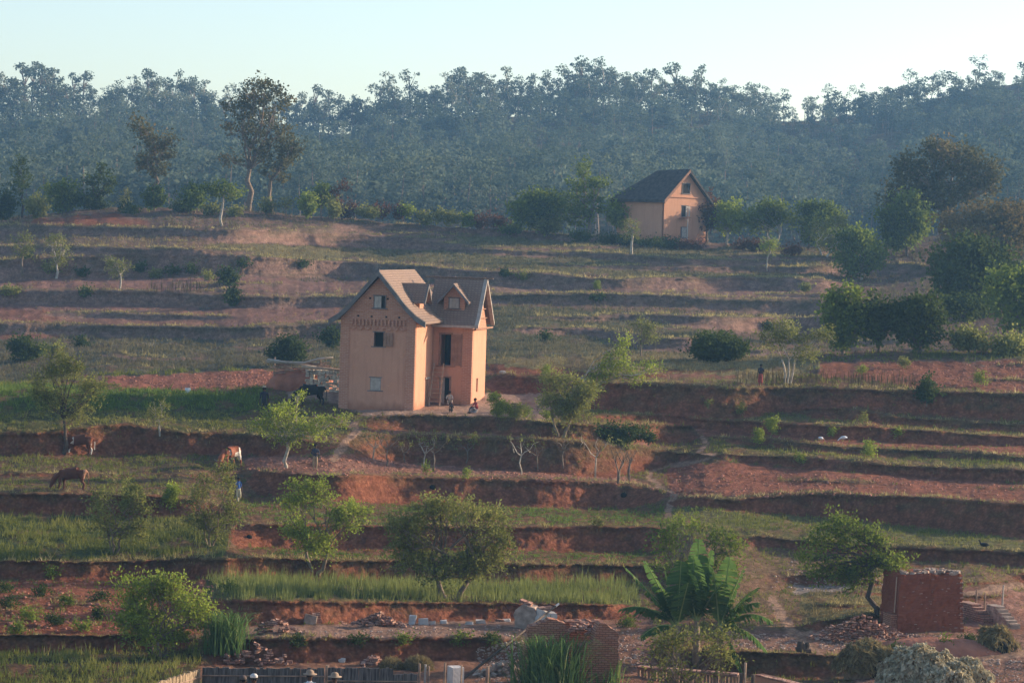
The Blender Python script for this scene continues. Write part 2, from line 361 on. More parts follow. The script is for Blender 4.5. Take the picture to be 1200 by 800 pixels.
def poly_mask(pts, soft=True):
    pts = np.array(pts, float); m = np.zeros((HH, WW), bool)
    x0, y0 = pts.min(0) - 2; x1, y1 = pts.max(0) + 2
    r0, r1 = max(0, int(y0 - PY0)), min(HH, int(y1 - PY0) + 1); c0, c1 = max(0, int(x0 - PX0)), min(WW, int(x1 - PX0) + 1)
    if r0 >= r1 or c0 >= c1: return m
    X = pxg[r0:r1, c0:c1] + (noise2(pxg[r0:r1, c0:c1] / 7, pyg[r0:r1, c0:c1] / 4, 31) - .5) * 8
    Y = pyg[r0:r1, c0:c1] + (noise2(pxg[r0:r1, c0:c1] / 9, pyg[r0:r1, c0:c1] / 5, 37) - .5) * 5
    s = np.zeros(X.shape, bool); n = len(pts)
    for i in range(n):
        xa, ya = pts[i]; xb, yb = pts[(i + 1) % n]
        if ya == yb: continue
        c = ((ya > Y) != (yb > Y)) & (X < (xb - xa) * (Y - ya) / (yb - ya) + xa)
        s ^= c
    m[r0:r1, c0:c1] = s
    return m
def line_mask(pts, w):
    d = np.full((HH, WW), 1e9)
    for (xa, ya), (xb, yb) in zip(pts[:-1], pts[1:]):
        L2 = (xb - xa) ** 2 + (yb - ya) ** 2
        t = np.clip(((pxg - xa) * (xb - xa) + (pyg - ya) * (yb - ya)) / L2, 0, 1)
        d = np.minimum(d, np.hypot((pxg - xa - t * (xb - xa)) * .55, (pyg - ya - t * (yb - ya))))
    return d < w * (.7 + .6 * noise2(pxg / 11, pyg / 6, 71))

SOIL = (.33, .125, .072); SOILP = (.40, .205, .145); SOILD = (.22, .095, .06); YARD = (.52, .34, .25); DRY = (.30, .235, .12)
GREEN = (.10, .125, .04); OLIVE = (.19, .175, .07); GREY = (.40, .33, .28); DULL = (.15, .155, .085)
# flats: polygon, soil colour, grass density, blade height, kind (g grass, d dry, c crop, r reed, x none)
ZON = [
 ([(-500,262),(400,240),(1200,230),(1700,180),(1700,430),(-500,450)], (.27,.17,.125), .45, .20, 'g'),
 ([(400,272),(560,270),(760,280),(960,296),(960,325),(760,325),(600,316),(400,300)], (.24,.21,.09), .9, .16, 'g'),
 ([(-500,330),(130,326),(280,325),(560,335),(565,350),(280,362),(60,366),(60,380),(-500,376)], (.37,.20,.155), .10, .12, 'd'),
 ([(60,370),(280,362),(400,358),(400,377),(265,384),(60,379)], (.36,.19,.14), .1, .1, 'd'),
 ([(-60,352),(70,366),(70,420),(-60,420)], (.36,.17,.12), .1, .1, 'd'),
 ([(-60,270),(60,262),(250,285),(250,298),(130,300),(-60,300)], (.30,.2,.13), .5, .2, 'd'),
 ([(30,258),(130,250),(180,262),(60,268)], SOIL, .1, .1, 'd'),
 ([(240,284),(400,289),(400,306),(250,297)], (.26,.22,.10), .9, .16, 'd'),
 ([(570,336),(900,340),(975,344),(975,350),(770,346),(570,347)], (.38,.24,.18), .25, .12, 'd'),
 ([(860,337),(965,342),(965,352),(860,350)], (.36,.2,.15), .03, .1, 'd'),
 ([(-500,396),(265,396),(400,394),(400,434),(130,439),(0,450),(-500,452)], (.17,.155,.10), .9, .25, 'g'),
 ([(565,358),(860,370),(860,420),(565,422)], (.17,.165,.09), .85, .22, 'g'),
 ([(570,420),(640,418),(960,412),(960,430),(900,448),(700,446),(650,436),(570,434)], (.33,.27,.13), .85, .22, 'd'),
 ([(570,427),(640,430),(690,436),(660,443),(570,438)], SOIL, .03, .1, 'd'),
 ([(700,436),(860,438),(860,444),(700,444)], (.33,.16,.11), .25, .1, 'd'),
 ([(960,424),(1200,424),(1700,420),(1700,470),(1200,458),(1080,454),(1000,442),(960,440)], (.36,.145,.09), .08, .1, 'd'),
 ([(1060,412),(1240,414),(1240,422),(1060,420)], OLIVE, .8, .15, 'g'),
 ([(120,440),(310,434),(396,433),(396,470),(320,452),(180,456),(120,450)], (.42,.165,.11), .02, .1, 'd'),
 ([(-500,456),(60,452),(180,456),(310,456),(318,482),(130,487),(-500,487)], GREEN, 1.0, .28, 'c'),
 ([(-500,486),(300,481),(405,488),(405,512),(-500,512)], (.13,.13,.05), 1.0, .16, 'g'),
 ([(335,466),(400,474),(425,487),(515,487),(575,489),(645,493),(668,480),(655,461),(565,460),(400,455),(394,440),(350,447)], YARD, .0, .1, 'x'),
 ([(-500,534),(120,534),(262,532),(290,548),(275,580),(100,578),(-500,577)], (.19,.13,.075), .7, .16, 'g'),
 ([(-500,602),(110,604),(262,606),(270,654),(-500,656)], (.12,.14,.05), 1.0, .30, 'g'),
 ([(-500,678),(250,676),(250,742),(-500,742)], (.34,.12,.07), .14, .16, 'g'),
 ([(-500,758),(235,758),(235,960),(-500,960)], (.12,.10,.05), .8, .3, 'g'),
 ([(290,534),(405,534),(520,545),(740,560),(778,575),(730,566),(290,551)], (.42,.21,.15), .04, .08, 'd'),
 ([(262,575),(430,590),(600,594),(782,596),(795,616),(262,614)], (.20,.13,.06), .75, .14, 'c'),
 ([(262,641),(600,645),(790,646),(790,662),(262,654)], (.20,.12,.06), .65, .13, 'c'),
 ([(240,676),(480,680),(600,684),(752,682),(752,709),(240,702)], (.15,.15,.06), 1.0, .48, 'r'),
 ([(235,734),(480,729),(620,727),(760,727),(780,750),(600,748),(240,746)], (.42,.25,.18), .02, .1, 'x'),
 ([(235,776),(620,770),(800,790),(900,800),(900,960),(235,960)], (.33,.17,.11), .05, .1, 'x'),
 ([(430,504),(580,508),(760,519),(760,524),(610,515),(430,510)], (.40,.2,.14), .1, .1, 'd'),
 ([(690,489),(860,505),(1040,519),(1200,523),(1700,545),(1700,555),(1200,536),(980,522),(828,511)], (.37,.15,.095), .12, .12, 'g'),
 ([(672,478),(860,491),(950,484),(950,494),(1100,500),(1200,508),(1200,514),(980,499),(730,488)], (.24,.2,.09), .8, .14, 'g'),
 ([(828,514),(980,532),(1200,543),(1700,563),(1700,572),(1200,551),(950,536),(838,530)], (.22,.18,.08), .85, .14, 'g'),
 ([(780,543),(860,542),(980,553),(1200,567),(1700,590),(1700,606),(1200,590),(1070,581),(940,579),(782,583)], (.38,.15,.095), .07, .1, 'd'),
 ([(782,594),(860,598),(940,604),(1070,616),(1200,630),(1700,652),(1700,658),(1200,647),(1056,642),(870,627),(782,625)], (.22,.2,.085), 1.0, .15, 'g'),
 ([(790,625),(870,638),(947,646),(1056,657),(1200,663),(1700,680),(1700,735),(1200,712),(1130,700),(1050,716),(940,729),(880,735),(790,700)], (.30,.19,.11), .5, .14, 'g'),
 ([(935,690),(1040,686),(1046,716),(990,722),(940,728)], (.24,.2,.09), .95, .16, 'd'),
 ([(930,685),(1000,686),(995,694),(930,695)], (.42,.33,.27), .02, .1, 'x'),
 ([(1130,690),(1230,695),(1230,740),(1130,738)], (.42,.22,.16), .15, .1, 'd'),
 ([(840,737),(940,737),(1050,737),(1240,737),(1240,960),(1000,960),(1000,775),(950,762),(840,762)], (.36,.20,.145), .12, .1, 'd'),
 ([(620,712),(760,715),(780,790),(620,790)], (.36,.19,.13), .12, .1, 'd'),
]
GC = np.zeros((HH, WW, 3)); GC[:] = (.24, .15, .085)
GD = np.full((HH, WW), .5); GH = np.full((HH, WW), .15); GK = np.zeros((HH, WW), int)
KI = {'g': 0, 'd': 1, 'c': 2, 'r': 3, 'x': 4}
for pts, c, d, h, k in ZON:
    m = poly_mask(pts); GC[m] = c; GD[m] = d; GH[m] = h; GK[m] = KI[k]
PATHS = [([(398,492),(412,498),(420,505),(408,516),(400,526),(392,537)], 3.2), ([(822,512),(828,520),(815,533),(835,531)], 2.0),
         ([(835,533),(812,541),(775,546),(762,550),(760,560),(775,572),(790,580),(784,592),(783,604)], 2.4),
         ([(905,703),(918,722),(932,742),(958,764),(975,772)], 4.0), ([(1120,700),(1170,690),(1240,680)], 3.5), ([(935,742),(980,735)], 3),
         ([(1160,770),(1240,760)], 7)]
PM = np.zeros((HH, WW), bool)
for p_, w_ in PATHS: PM |= line_mask(p_, w_)
GC[PM] = (.50, .31, .21); GD[PM] = 0
ed = np.clip((pxg - 235 + 30 * (noise2(pxg / 13, pyg / 6, 88) - .5)) / 60, 0, 1) * np.clip((758 - pxg + 30 * (noise2(pxg / 13, pyg / 6, 89) - .5)) / 50, 0, 1); GD = np.where(GK == 3, GD * ed * (.35 + 1.0 * fbm(pxg / 18, pyg / 5, 90, 3)), GD)
# lips carry a strip of grass
lipm = (LipD < 1.9) & (Rm < .5) & ~PM & (GK != 4)
GD[lipm] = np.maximum(GD[lipm], .9); GH[lipm] = np.maximum(GH[lipm] * .9, .17); GK[lipm & (GK != 3)] = 5
GC[lipm] = GC[lipm] * .4 + np.array((.25, .20, .085)) * .6
# banks
up = (pyg < 430)
nb = fbm(pxg / 16, pyg / 9, 5, 4)
bank = np.where(up[..., None], np.array((.36, .215, .16)), np.array(SOIL))
bank = bank * (.72 + .6 * fbm(pxg / 5, pyg / 12, 13, 4))[..., None]
vegn = np.clip((Veg * np.where(up, .85, 1.2) + (.35 - Tpos) * .9 + (nb - .5) * 1.8), 0, 1)
vegc = np.where(up[..., None], np.array((.16, .135, .08)), np.array((.15, .12, .06)))
bank = bank * (1 - vegn[..., None] * .75) + vegc * vegn[..., None] * .75
rk = Rm > .4
GC[rk] = bank[rk]; GD[rk] = (vegn[rk] ** 1.5) * .55; GH[rk] = .16; GK[rk] = np.where(nb[rk] > .55, 1, 0)
# mottling of the cover itself (earth showing through, worn places)
mot = fbm(pxg / 26, pyg / 8, 23, 5)
flat = ~rk & (GK != 4) & ~PM
k = np.clip((mot - .52) * 5, 0, 1) * .55
soilmix = np.where(up[..., None], np.array((.24, .14, .10)), np.array((.35, .16, .10)))
GC = np.where(flat[..., None], GC * (1 - k[..., None]) + soilmix * k[..., None], GC)
GD = np.where(flat & (GK != 3), GD * (1.15 - k * 1.2), GD).clip(0, 1)
GC *= (.62 + .7 * fbm(pxg / 7, pyg / 2.5, 41, 4))[..., None]
GC *= np.where(pyg < 430, .9, .8)[..., None]; upk = np.clip((436 - pyg) / 12, 0, 1)[..., None]; GC *= 1 - .15 * upk

def samp(A, px, py):
    x = np.clip(px - PX0, 0, WW - 1.001); y = np.clip(py - PY0, 0, HH - 1.001)
    ix = x.astype(int); iy = y.astype(int); fx = x - ix; fy = y - iy
    if A.ndim == 3: fx = fx[..., None]; fy = fy[..., None]
    return (A[iy, ix] * (1 - fx) + A[iy, ix + 1] * fx) * (1 - fy) + (A[iy + 1, ix] * (1 - fx) + A[iy + 1, ix + 1] * fx) * fy

cols = np.concatenate([np.arange(-1500, -300, 24.), np.arange(-300, -60, 6.), np.arange(-60, 1260, 2.0), np.arange(1260, 1500, 6.), np.arange(1500, 2701, 24.)])
NC = len(cols)
c1 = interp(CREST1, cols); c2 = interp(CREST2, cols)
qoff = TR * (cols - 600)                        # level lines tilt with the camera's roll
c1 = c1 + (fbm(cols / 30, cols * 0, 51, 3) - .5) * 3; c2 = c2 + (fbm(cols / 25, cols * 0, 52, 4) - .5) * 5
# depth at every raster row by adding up: banks eat little depth, flats much
fine = np.arange(190, 960.01, .5)
PXf = np.repeat(cols[None, :], len(fine), 0); PYf = np.repeat(fine[:, None], NC, 1)
Rf = samp(Rm, np.clip(PXf, -490, 1690), PYf)
W = 1 - .94 * Rf
cum = np.cumsum(W, 0) * .5
DEPTH = np.zeros_like(cum)
def anchors(j):
    o = qoff[j]
    return [(955, 70.0), (800 + o, 90.0), (740 + o, 99.0), (610 + o, 123.0), (480 + o, 150.0), (c1[j], 168.0)]
for j in range(NC):
    an = anchors(j); cy = np.interp([a[0] for a in an], fine, cum[:, j]); dv = [a[1] for a in an]
    DEPTH[:, j] = np.interp(-cum[:, j], -cy, dv)
    an2 = [(c1[j], 188.0), ((c1[j] + c2[j]) / 2, 236.0), (c2[j], 285.0)]
    cy2 = np.interp([a[0] for a in an2], fine, cum[:, j]); d2 = np.interp(-cum[:, j], -cy2, [a[1] for a in an2])
    DEPTH[:, j] = np.where(fine < c1[j] - .25, d2, DEPTH[:, j])
nA, nH, nB, nK = 440, 8, 190, 14
rows = []; kinds = []
def colD(j_py):      # depth for an array (NC,) of py
    idx = (j_py - 190) / .5; i0 = np.clip(np.floor(idx).astype(int), 0, len(fine) - 2); t = np.clip(idx - i0, 0, 1); jj = np.arange(NC)
    return DEPTH[i0, jj] * (1 - t) + DEPTH[i0 + 1, jj] * t
GPX, GPY, GDp, VIS = [], [], [], []
# apron towards the camera (below the frame)
base_py = np.full(NC, 950.0)
for i in range(nA):
    s = i / (nA - 1); py = base_py + (c1 - base_py) * s
    GPX.append(cols); GPY.append(py); GDp.append(np.where(py > c1 + .3, colD(np.maximum(py, c1 + .3)), 168.0)); VIS.append(True)
for i in range(1, nH + 1):
    s = i / (nH + 1); GPX.append(cols); GPY.append(c1 + 9 * math.sin(math.pi * s)); GDp.append(np.full(NC, 168 + 20. * s)); VIS.append(False)
for i in range(nB):
    s = i / (nB - 1); py = c1 + (c2 - c1) * s
    GPX.append(cols); GPY.append(py); GDp.append(np.where(py < c1 - .3, colD(np.minimum(py, c1 - .3)), 188.0)); VIS.append(True)
for i in range(1, nK + 1):
    s = i / nK; GPX.append(cols); GPY.append(c2 + 46 * math.sin(math.pi / 2 * s)); GDp.append(np.full(NC, 285 + 135 * s)); VIS.append(False)
GPX = np.array(GPX); GPY = np.array(GPY); GDp = np.array(GDp); NR = len(GPX)
def lat(A, k):
    pad = np.pad(A, ((0, 0), (k, k)), mode='edge'); c = np.cumsum(np.pad(pad, ((0, 0), (1, 0))), 1)
    return (c[:, 2 * k + 1:] - c[:, :-2 * k - 1]) / (2 * k + 1)
GDp[:nA] = lat(lat(GDp[:nA], 14), 11)
sB = slice(nA + nH, nA + nH + nB); GDp[sB] = lat(lat(GDp[sB], 16), 12)
G = P(GPX, GPY, GDp)
jitz = (fbm(G[..., 0] / .9, G[..., 1] / .9, 61, 4) - .5) * .16 + (fbm(G[..., 0] / 6, G[..., 1] / 6, 62, 3) - .5) * .3
rr_ = samp(Rm, np.clip(GPX, -490, 1690), np.clip(GPY, 191, 958))
G[..., 2] += jitz * np.clip(1 - rr_, .2, 1)
# gullies and lumps on the banks
G[..., 1] += rr_ * ((fbm(G[..., 0] / 1.3, G[..., 2] / 2.0, 63, 5) - .5) * .30 + (fbm(G[..., 0] / .28, G[..., 2] / .35, 64, 3) - .5) * .26)
oh_ = samp(OH, np.clip(GPX, -490, 1690), np.clip(GPY, 191, 958)) * (GDp < 300)
G[..., 1] -= oh_ * .26 * (.5 + fbm(GPX / 7, GPY * 0, 66, 3))
G[..., 2] += (fbm(G[..., 0] / .25, G[..., 1] / .25, 67, 2) - .5) * .07
colr = samp(GC, np.clip(GPX, -490, 1690), np.clip(GPY, 191, 958))
# apron rows
ap = []; apc = []
b0 = G[0]
for s, (yy, dz) in enumerate([(-60, 0), (-20, 0), (2, 0), (20, 0), (45, 0), (58, 0), (66, 0)]):
    r_ = b0.copy(); r_[:, 1] = b0[:, 1] - 70 + yy; r_[:, 2] = np.where(yy < 15, -1.7, np.interp(yy, [15, 58, 70], [-1.7 - 3.6, -14.5, b0[:, 2].mean()])) if yy < 66 else b0[:, 2] - .2
    ap.append(r_)
G = np.concatenate([np.array(ap), G]); colr = np.concatenate([np.repeat(colr[:1], 7, 0), colr]); NRR = len(G)
ii = np.arange(NRR * NC).reshape(NRR, NC)
quads = np.stack([ii[:-1, :-1], ii[:-1, 1:], ii[1:, 1:], ii[1:, :-1]], -1).reshape(-1, 4)
# split: paths and the yard are sheets of their own
pmask = samp((PM | ((GK == 4) & (pyg < 520))).astype(float), np.clip(GPX, -490, 1690), np.clip(GPY, 191, 958)) > .5
vis = np.array(VIS)[:, None] & pmask
vis = np.concatenate([np.zeros((7, NC), bool), vis]); qv = (vis[:-1, :-1] & vis[1:, 1:] & vis[:-1, 1:] & vis[1:, :-1]).reshape(-1)
V = G.reshape(-1, 3); C = colr.reshape(-1, 3)
ROT = Matrix
def submesh(name, F, kindname):
    u, inv = np.unique(F.ravel(), return_inverse=True)
    me = np_mesh(name, V[u], inv.reshape(F.shape), [M['ground']], smooth=False, col=C[u])
    o = link_mesh(name, me); tag(o, kind='structure'); return o
submesh('ground', quads[~qv], 'ground'); submesh('footpath', quads[qv], 'footpath')
bvh = BVHTree.FromPolygons([tuple(v) for v in V.tolist()], [tuple(q) for q in quads.tolist()])
EYE = Vector((0, 0, 0))
def gpx(px, py):
    """where the photo pixel's sight line meets the ground"""
    d = P(px, py, 100.0); d = Vector(d).normalized()
    h = bvh.ray_cast(EYE, d, 2000)
    if h[0] is None: return gpx(px, py + 3) if py < 700 else Vector(P(px, py, 90))
    return h[0]
def gz(x, y):
    h = bvh.ray_cast(Vector((x, y, 200)), Vector((0, 0, -1)), 1000)
    return h[0].z if h[0] is not None else 0.0

# ------------------------------------------------------------------ far hills
RIDGE = [(-1500,200),(-400,160),(0,140),(100,136),(200,138),(300,152),(400,164),(450,154),(540,136),(650,134),(700,128),(800,130),(860,136),(930,143),(960,141),(1030,130),(1100,118),(1150,108),(1200,98),(1600,70),(2700,60)]
TOPS = [(-400,100),(0,78),(60,66),(100,80),(130,96),(180,66),(215,80),(250,88),(300,90),(340,100),(380,96),(400,110),(440,84),(500,76),(540,60),(600,75),(650,66),(700,58),(760,68),(820,70),(860,88),(900,98),(940,112),(965,100),(1000,95),(1035,84),(1065,80),(1100,82),(1140,66),(1165,92),(1200,80),(1600,50)]
hc = np.arange(-1500, 2701, 12.); hr = interp(RIDGE, hc); nhr = 46
HP = []; HCc = []
for i in range(nhr):
    s = i / (nhr - 1)
    py = (interp(CREST2, hc) + 30) * (1 - s) + hr * s
    D = 405 + (700 - 405) * s ** 1.05
    p = P(hc, py, np.full(len(hc), D)); HP.append(p)
for i in range(1, 8):
    p = HP[nhr - 1].copy(); p[:, 1] += i * 22; p[:, 2] -= (i * 3.2) ** 1.3; HP.append(p)
HP = np.array(HP); HP[..., 2] += (fbm(HP[..., 0] / 30, HP[..., 1] / 30, 77, 4) - .5) * 7
HN = fbm(HP[..., 0] / 24, HP[..., 1] / 40, 78, 5)[..., None]
hcol = np.array((.09, .085, .045)) * (1 - HN) + np.array((.22, .17, .10)) * HN
ii = np.arange(HP.shape[0] * HP.shape[1]).reshape(HP.shape[:2])
hq = np.stack([ii[:-1, :-1], ii[:-1, 1:], ii[1:, 1:], ii[1:, :-1]], -1).reshape(-1, 4)
HV = HP.reshape(-1, 3)
# the open fields on the right flank
Hpx = np.concatenate([np.repeat(hc[None], nhr, 0), np.repeat(hc[None], 7, 0)]); Hs = np.concatenate([np.arange(nhr) / (nhr - 1), np.ones(7)])[:, None] * np.ones(len(hc))
Hpy = (interp(CREST2, Hpx) + 30) * (1 - Hs) + interp(RIDGE, Hpx) * Hs
def openness(px, py):
    a = np.exp(-(((px - 1000) / 62) ** 2 + ((py - 175) / 16) ** 2)) * 1.3 + np.exp(-(((px - 985) / 80) ** 2 + ((py - 222) / 14) ** 2)) * .8 + np.exp(-(((px - 1185) / 45) ** 2 + ((py - 112) / 12) ** 2))
    return np.clip(a, 0, 1) * .7
op = openness(Hpx, Hpy)[..., None]
stripe = (np.sin(Hpy / 1.6)[..., None] > .2)
hcol = hcol * (1 - op) + np.where(stripe, np.array((.24, .19, .12)), np.array((.30, .19, .13))) * op
hm = np_mesh('hills', HV, hq, [M['far']], smooth=True, col=hcol.reshape(-1, 3))
tag(link_mesh('hills', hm), kind='structure')
hbvh = BVHTree.FromPolygons([tuple(v) for v in HV.tolist()], [tuple(q) for q in hq.tolist()])
def hz(x, y):
    h = hbvh.ray_cast(Vector((x, y, 300)), Vector((0, 0, -1)), 1000)
    return h[0].z if h[0] is not None else 0.0
# ------------------------------------------------------------------ leaves, trees
def leaf_quads(C0, D0, size, r, aspect=.5, flat=.0):
    """rhombic leaves at C0 pointing along D0"""
    n = len(C0); sz = size * r.uniform(.65, 1.35, (n, 1))
    d = D0 / np.maximum(np.linalg.norm(D0, axis=1, keepdims=True), 1e-6)
    q = r.normal(size=(n, 3)); q[:, 2] += flat
    s = np.cross(d, q); s /= np.maximum(np.linalg.norm(s, axis=1, keepdims=True), 1e-6)
    a = C0 - d * sz * .5; b = C0 + s * sz * aspect * .5; c = C0 + d * sz * .5; e = C0 - s * sz * aspect * .5
    Vv = np.stack([a, b, c, e], 1).reshape(-1, 3)
    return Vv, np.arange(4 * n).reshape(n, 4)
def rand_dir(n, r):
    v = r.normal(size=(n, 3)); return v / np.linalg.norm(v, axis=1, keepdims=True)
def clump_leaves(clumps, dens, size, r, gap=.35):
    """clumps: (centre, radii) arrays; returns centres, directions"""
    Cs, Ds = [], []
    for c, rad in clumps:
        area = (rad[0] * rad[1] + rad[0] * rad[2] + rad[1] * rad[2]) * 4
        n = max(12, int(dens * area / size ** 2))
        d = rand_dir(n, r); rr = r.uniform(.25, 1, (n, 1)) ** .45
        p = d * rr * rad
        k = noise2(p[:, 0] / (rad[0] * .45) + c[0] * 3, p[:, 2] / (rad[2] * .45) + p[:, 1] / (rad[1] * .6), int(abs(c[0] * 13)) % 97)
        keep = k > gap
        p = p[keep]; d = d[keep]
        p += r.normal(size=p.shape) * rad * .15
        Cs.append(c + p); Ds.append(d + r.normal(size=d.shape) * .8 + np.array((0, 0, -.15)))
    return np.concatenate(Cs), np.concatenate(Ds)
def spray_leaves(tips, r, L, nper, size):
    """shoots growing out from branch ends, leaves along them; also returns the twigs"""
    Cs, Ds, tw = [], [], []
    for base, dirv in tips:
        d = dirv + r.normal(size=3) * .4; d[2] += .45; d /= np.linalg.norm(d)
        ln = L * r.uniform(.45, 1.0) * (1.9 if r.random() < .16 else 1); t = r.uniform(.1, 1.0, nper) ** .8
        bend = np.array((0, 0, -.25 * ln))
        p = base + d * ln * t[:, None] + bend * (t[:, None] ** 2) + r.normal(size=(nper, 3)) * size * .8
        Cs.append(p); Ds.append(d * .6 + r.normal(size=(nper, 3)) * .7)
        tw.append((base, base + d * ln * .5 + bend * .25, base + d * ln * .95 + bend * .9))
    return np.concatenate(Cs), np.concatenate(Ds), tw

def limb_path(a, b, r, n=4, wob=.08, sag=.15):
    a = np.array(a, float); b = np.array(b, float); L = np.linalg.norm(b - a); out = []
    for i in range(n + 1):
        t = i / n; p = a + (b - a) * t
        p = p + r.normal(size=3) * wob * L * math.sin(math.pi * t)
        p[2] += sag * L * math.sin(math.pi * t) * .5
        out.append(p)
    return out

def make_tree(name, label, cat, base, clumps, style, mat, bark='bark', trunk_r=.09, leaf=.12, dens=1.0, group=None, stems=1, gap=.42, seed=0, lean=(0, 0), crownname='crown', trunkname='trunk', twigs=True, low=.35):
    """clumps are (centre offset from base, radii) in metres"""
    r = np.random.default_rng(seed + 100)
    root = empty(name, base, 0, label, cat, group)
    tb = MB()
    zmin = min(c[2] - q[2] for c, q in clumps); ztop = max(c[2] for c, q in clumps)
    hub = np.array((lean[0], lean[1], max(zmin * .8 + ztop * low * .4, .15)))
    cen = np.mean([c for c, q in clumps], 0)
    tips = []
    for s in range(stems):
        off = np.array((0, 0, 0)) if stems == 1 else np.array((math.cos(s * 2.4), math.sin(s * 2.4), 0)) * trunk_r * 1.3
        hb = hub + off * 5 if stems > 1 else hub
        pts = limb_path(off + np.array((0, 0, -.25)), hb, r, 4, .05, 0)
        tb.tube(pts, [trunk_r * (1.25 - .55 * i / 4) for i in range(5)], 7)
        for ci, (c, q) in enumerate(clumps):
            if ci % stems != s: continue
            c = np.array(c, float)
            e = limb_path(hb, c, r, 4, .07, .12)
            lr = trunk_r * .6 * (.5 + .5 * min(1, q[0] / max(.3, abs(cen[2]) * .3)))
            tb.tube(e, [lr * (1 - .75 * i / 4) for i in range(5)], 5)
            for k in range(4 if style != 'far' else 1):
                d = rand_dir(1, r)[0]; d[2] = abs(d[2]) * .6
                tip = c + d * np.array(q) * .85
                tb.tube(limb_path(e[2 + k % 2], tip, r, 3, .06, .05), [lr * .35, lr * .28, lr * .18, lr * .08], 4)
    cl = [(np.array(c, float), np.array(q, float)) for c, q in clumps]
    if style == 'spray':
        tl = []
        for c, q in cl:
            n = max(5, int(dens * 40 * (q[0] * q[2]) / (leaf * 4) ** 2))
            d = rand_dir(n, r); d[:, 2] = d[:, 2] * .8 + .15
            b = c + d * q * r.uniform(.1, .75, (n, 1))
            tl += [(b[i], d[i]) for i in range(n)]
        Cc, Dd, tw = spray_leaves(tl, r, leaf * (5.0 if 'weed' not in name else 3.0), 15, leaf)
        if twigs:
            for a, b_, e_ in tw[::2]: tb.tube([a, b_, e_], [.012, .009, .004], 3, cap=False)
    else:
        Cc, Dd = clump_leaves(cl, dens * 2.5, leaf, r, gap)
        tl = []
        for c, q in cl:      # shoots breaking the outline
            n = max(5, int(5 * q[0] / leaf * .8)); d = rand_dir(n, r); d[:, 2] = np.abs(d[:, 2]) * .9 + .05; b = c + d * q * .85; tl += [(b[i], d[i]) for i in range(n)]
        Ca, Da, tw = spray_leaves(tl, r, leaf * 3.8, 9, leaf); Cc = np.concatenate([Cc, Ca]); Dd = np.concatenate([Dd, Da])
    Vv, Ff = leaf_quads(Cc, Dd, leaf, r, .5 if style == 'spray' else .8)
    if trunkname: tb.build(trunkname, M[bark], root, smooth=True)
    # leaf colour varies from clump to clump and leaf to leaf
    t = np.clip(.5 + .5 * (noise2(Cc[:, 0] / (leaf * 9), Cc[:, 2] / (leaf * 7), seed) - .5) * 1.5 + r.normal(size=len(Cc)) * .22, 0, 1)
    me = np_mesh(crownname, Vv, Ff, [mat if not isinstance(mat, str) else M[mat]], tint=t)
    link_mesh(crownname, me, root)
    return root

def clumps_from_px(base_pt, px, py, lst, depth=.8, r=None):
    """list of (px,py,rx,ry) seen around the base at the base's distance -> metre offsets"""
    D = base_pt.y; s = D / F_PX; out = []
    for i, (x, y, rx, ry) in enumerate(lst):
        p = P(x, y, D); o = np.array((p[0] - base_pt.x, 0, p[2] - base_pt.z))
        o[1] = (r.uniform(-1, 1) if r is not None else 0) * rx * s * depth
        out.append((o, (rx * s, rx * s * .9, ry * s)))
    return out
def bbox_clumps(bb, n, r, rc=.36, hollow=.25, squash=1.0):
    x0, y0, x1, y1 = bb; cx, cy, rx, ry = (x0 + x1) / 2, (y0 + y1) / 2, (x1 - x0) / 2, (y1 - y0) / 2
    out = []
    for i in range(n):
        a = 2 * math.pi * (i + r.uniform(-.3, .3)) / n * 1.618 * (n if n < 4 else 1)
        q = r.uniform(hollow, 1) ** .6 * (1 - rc * .9)
        s = r.uniform(.5, 1.25) * rc
        out.append((cx + math.cos(a * 2.4) * rx * q, cy + math.sin(a * 2.4) * ry * q, rx * s * 1.05, ry * s * squash))
    return out

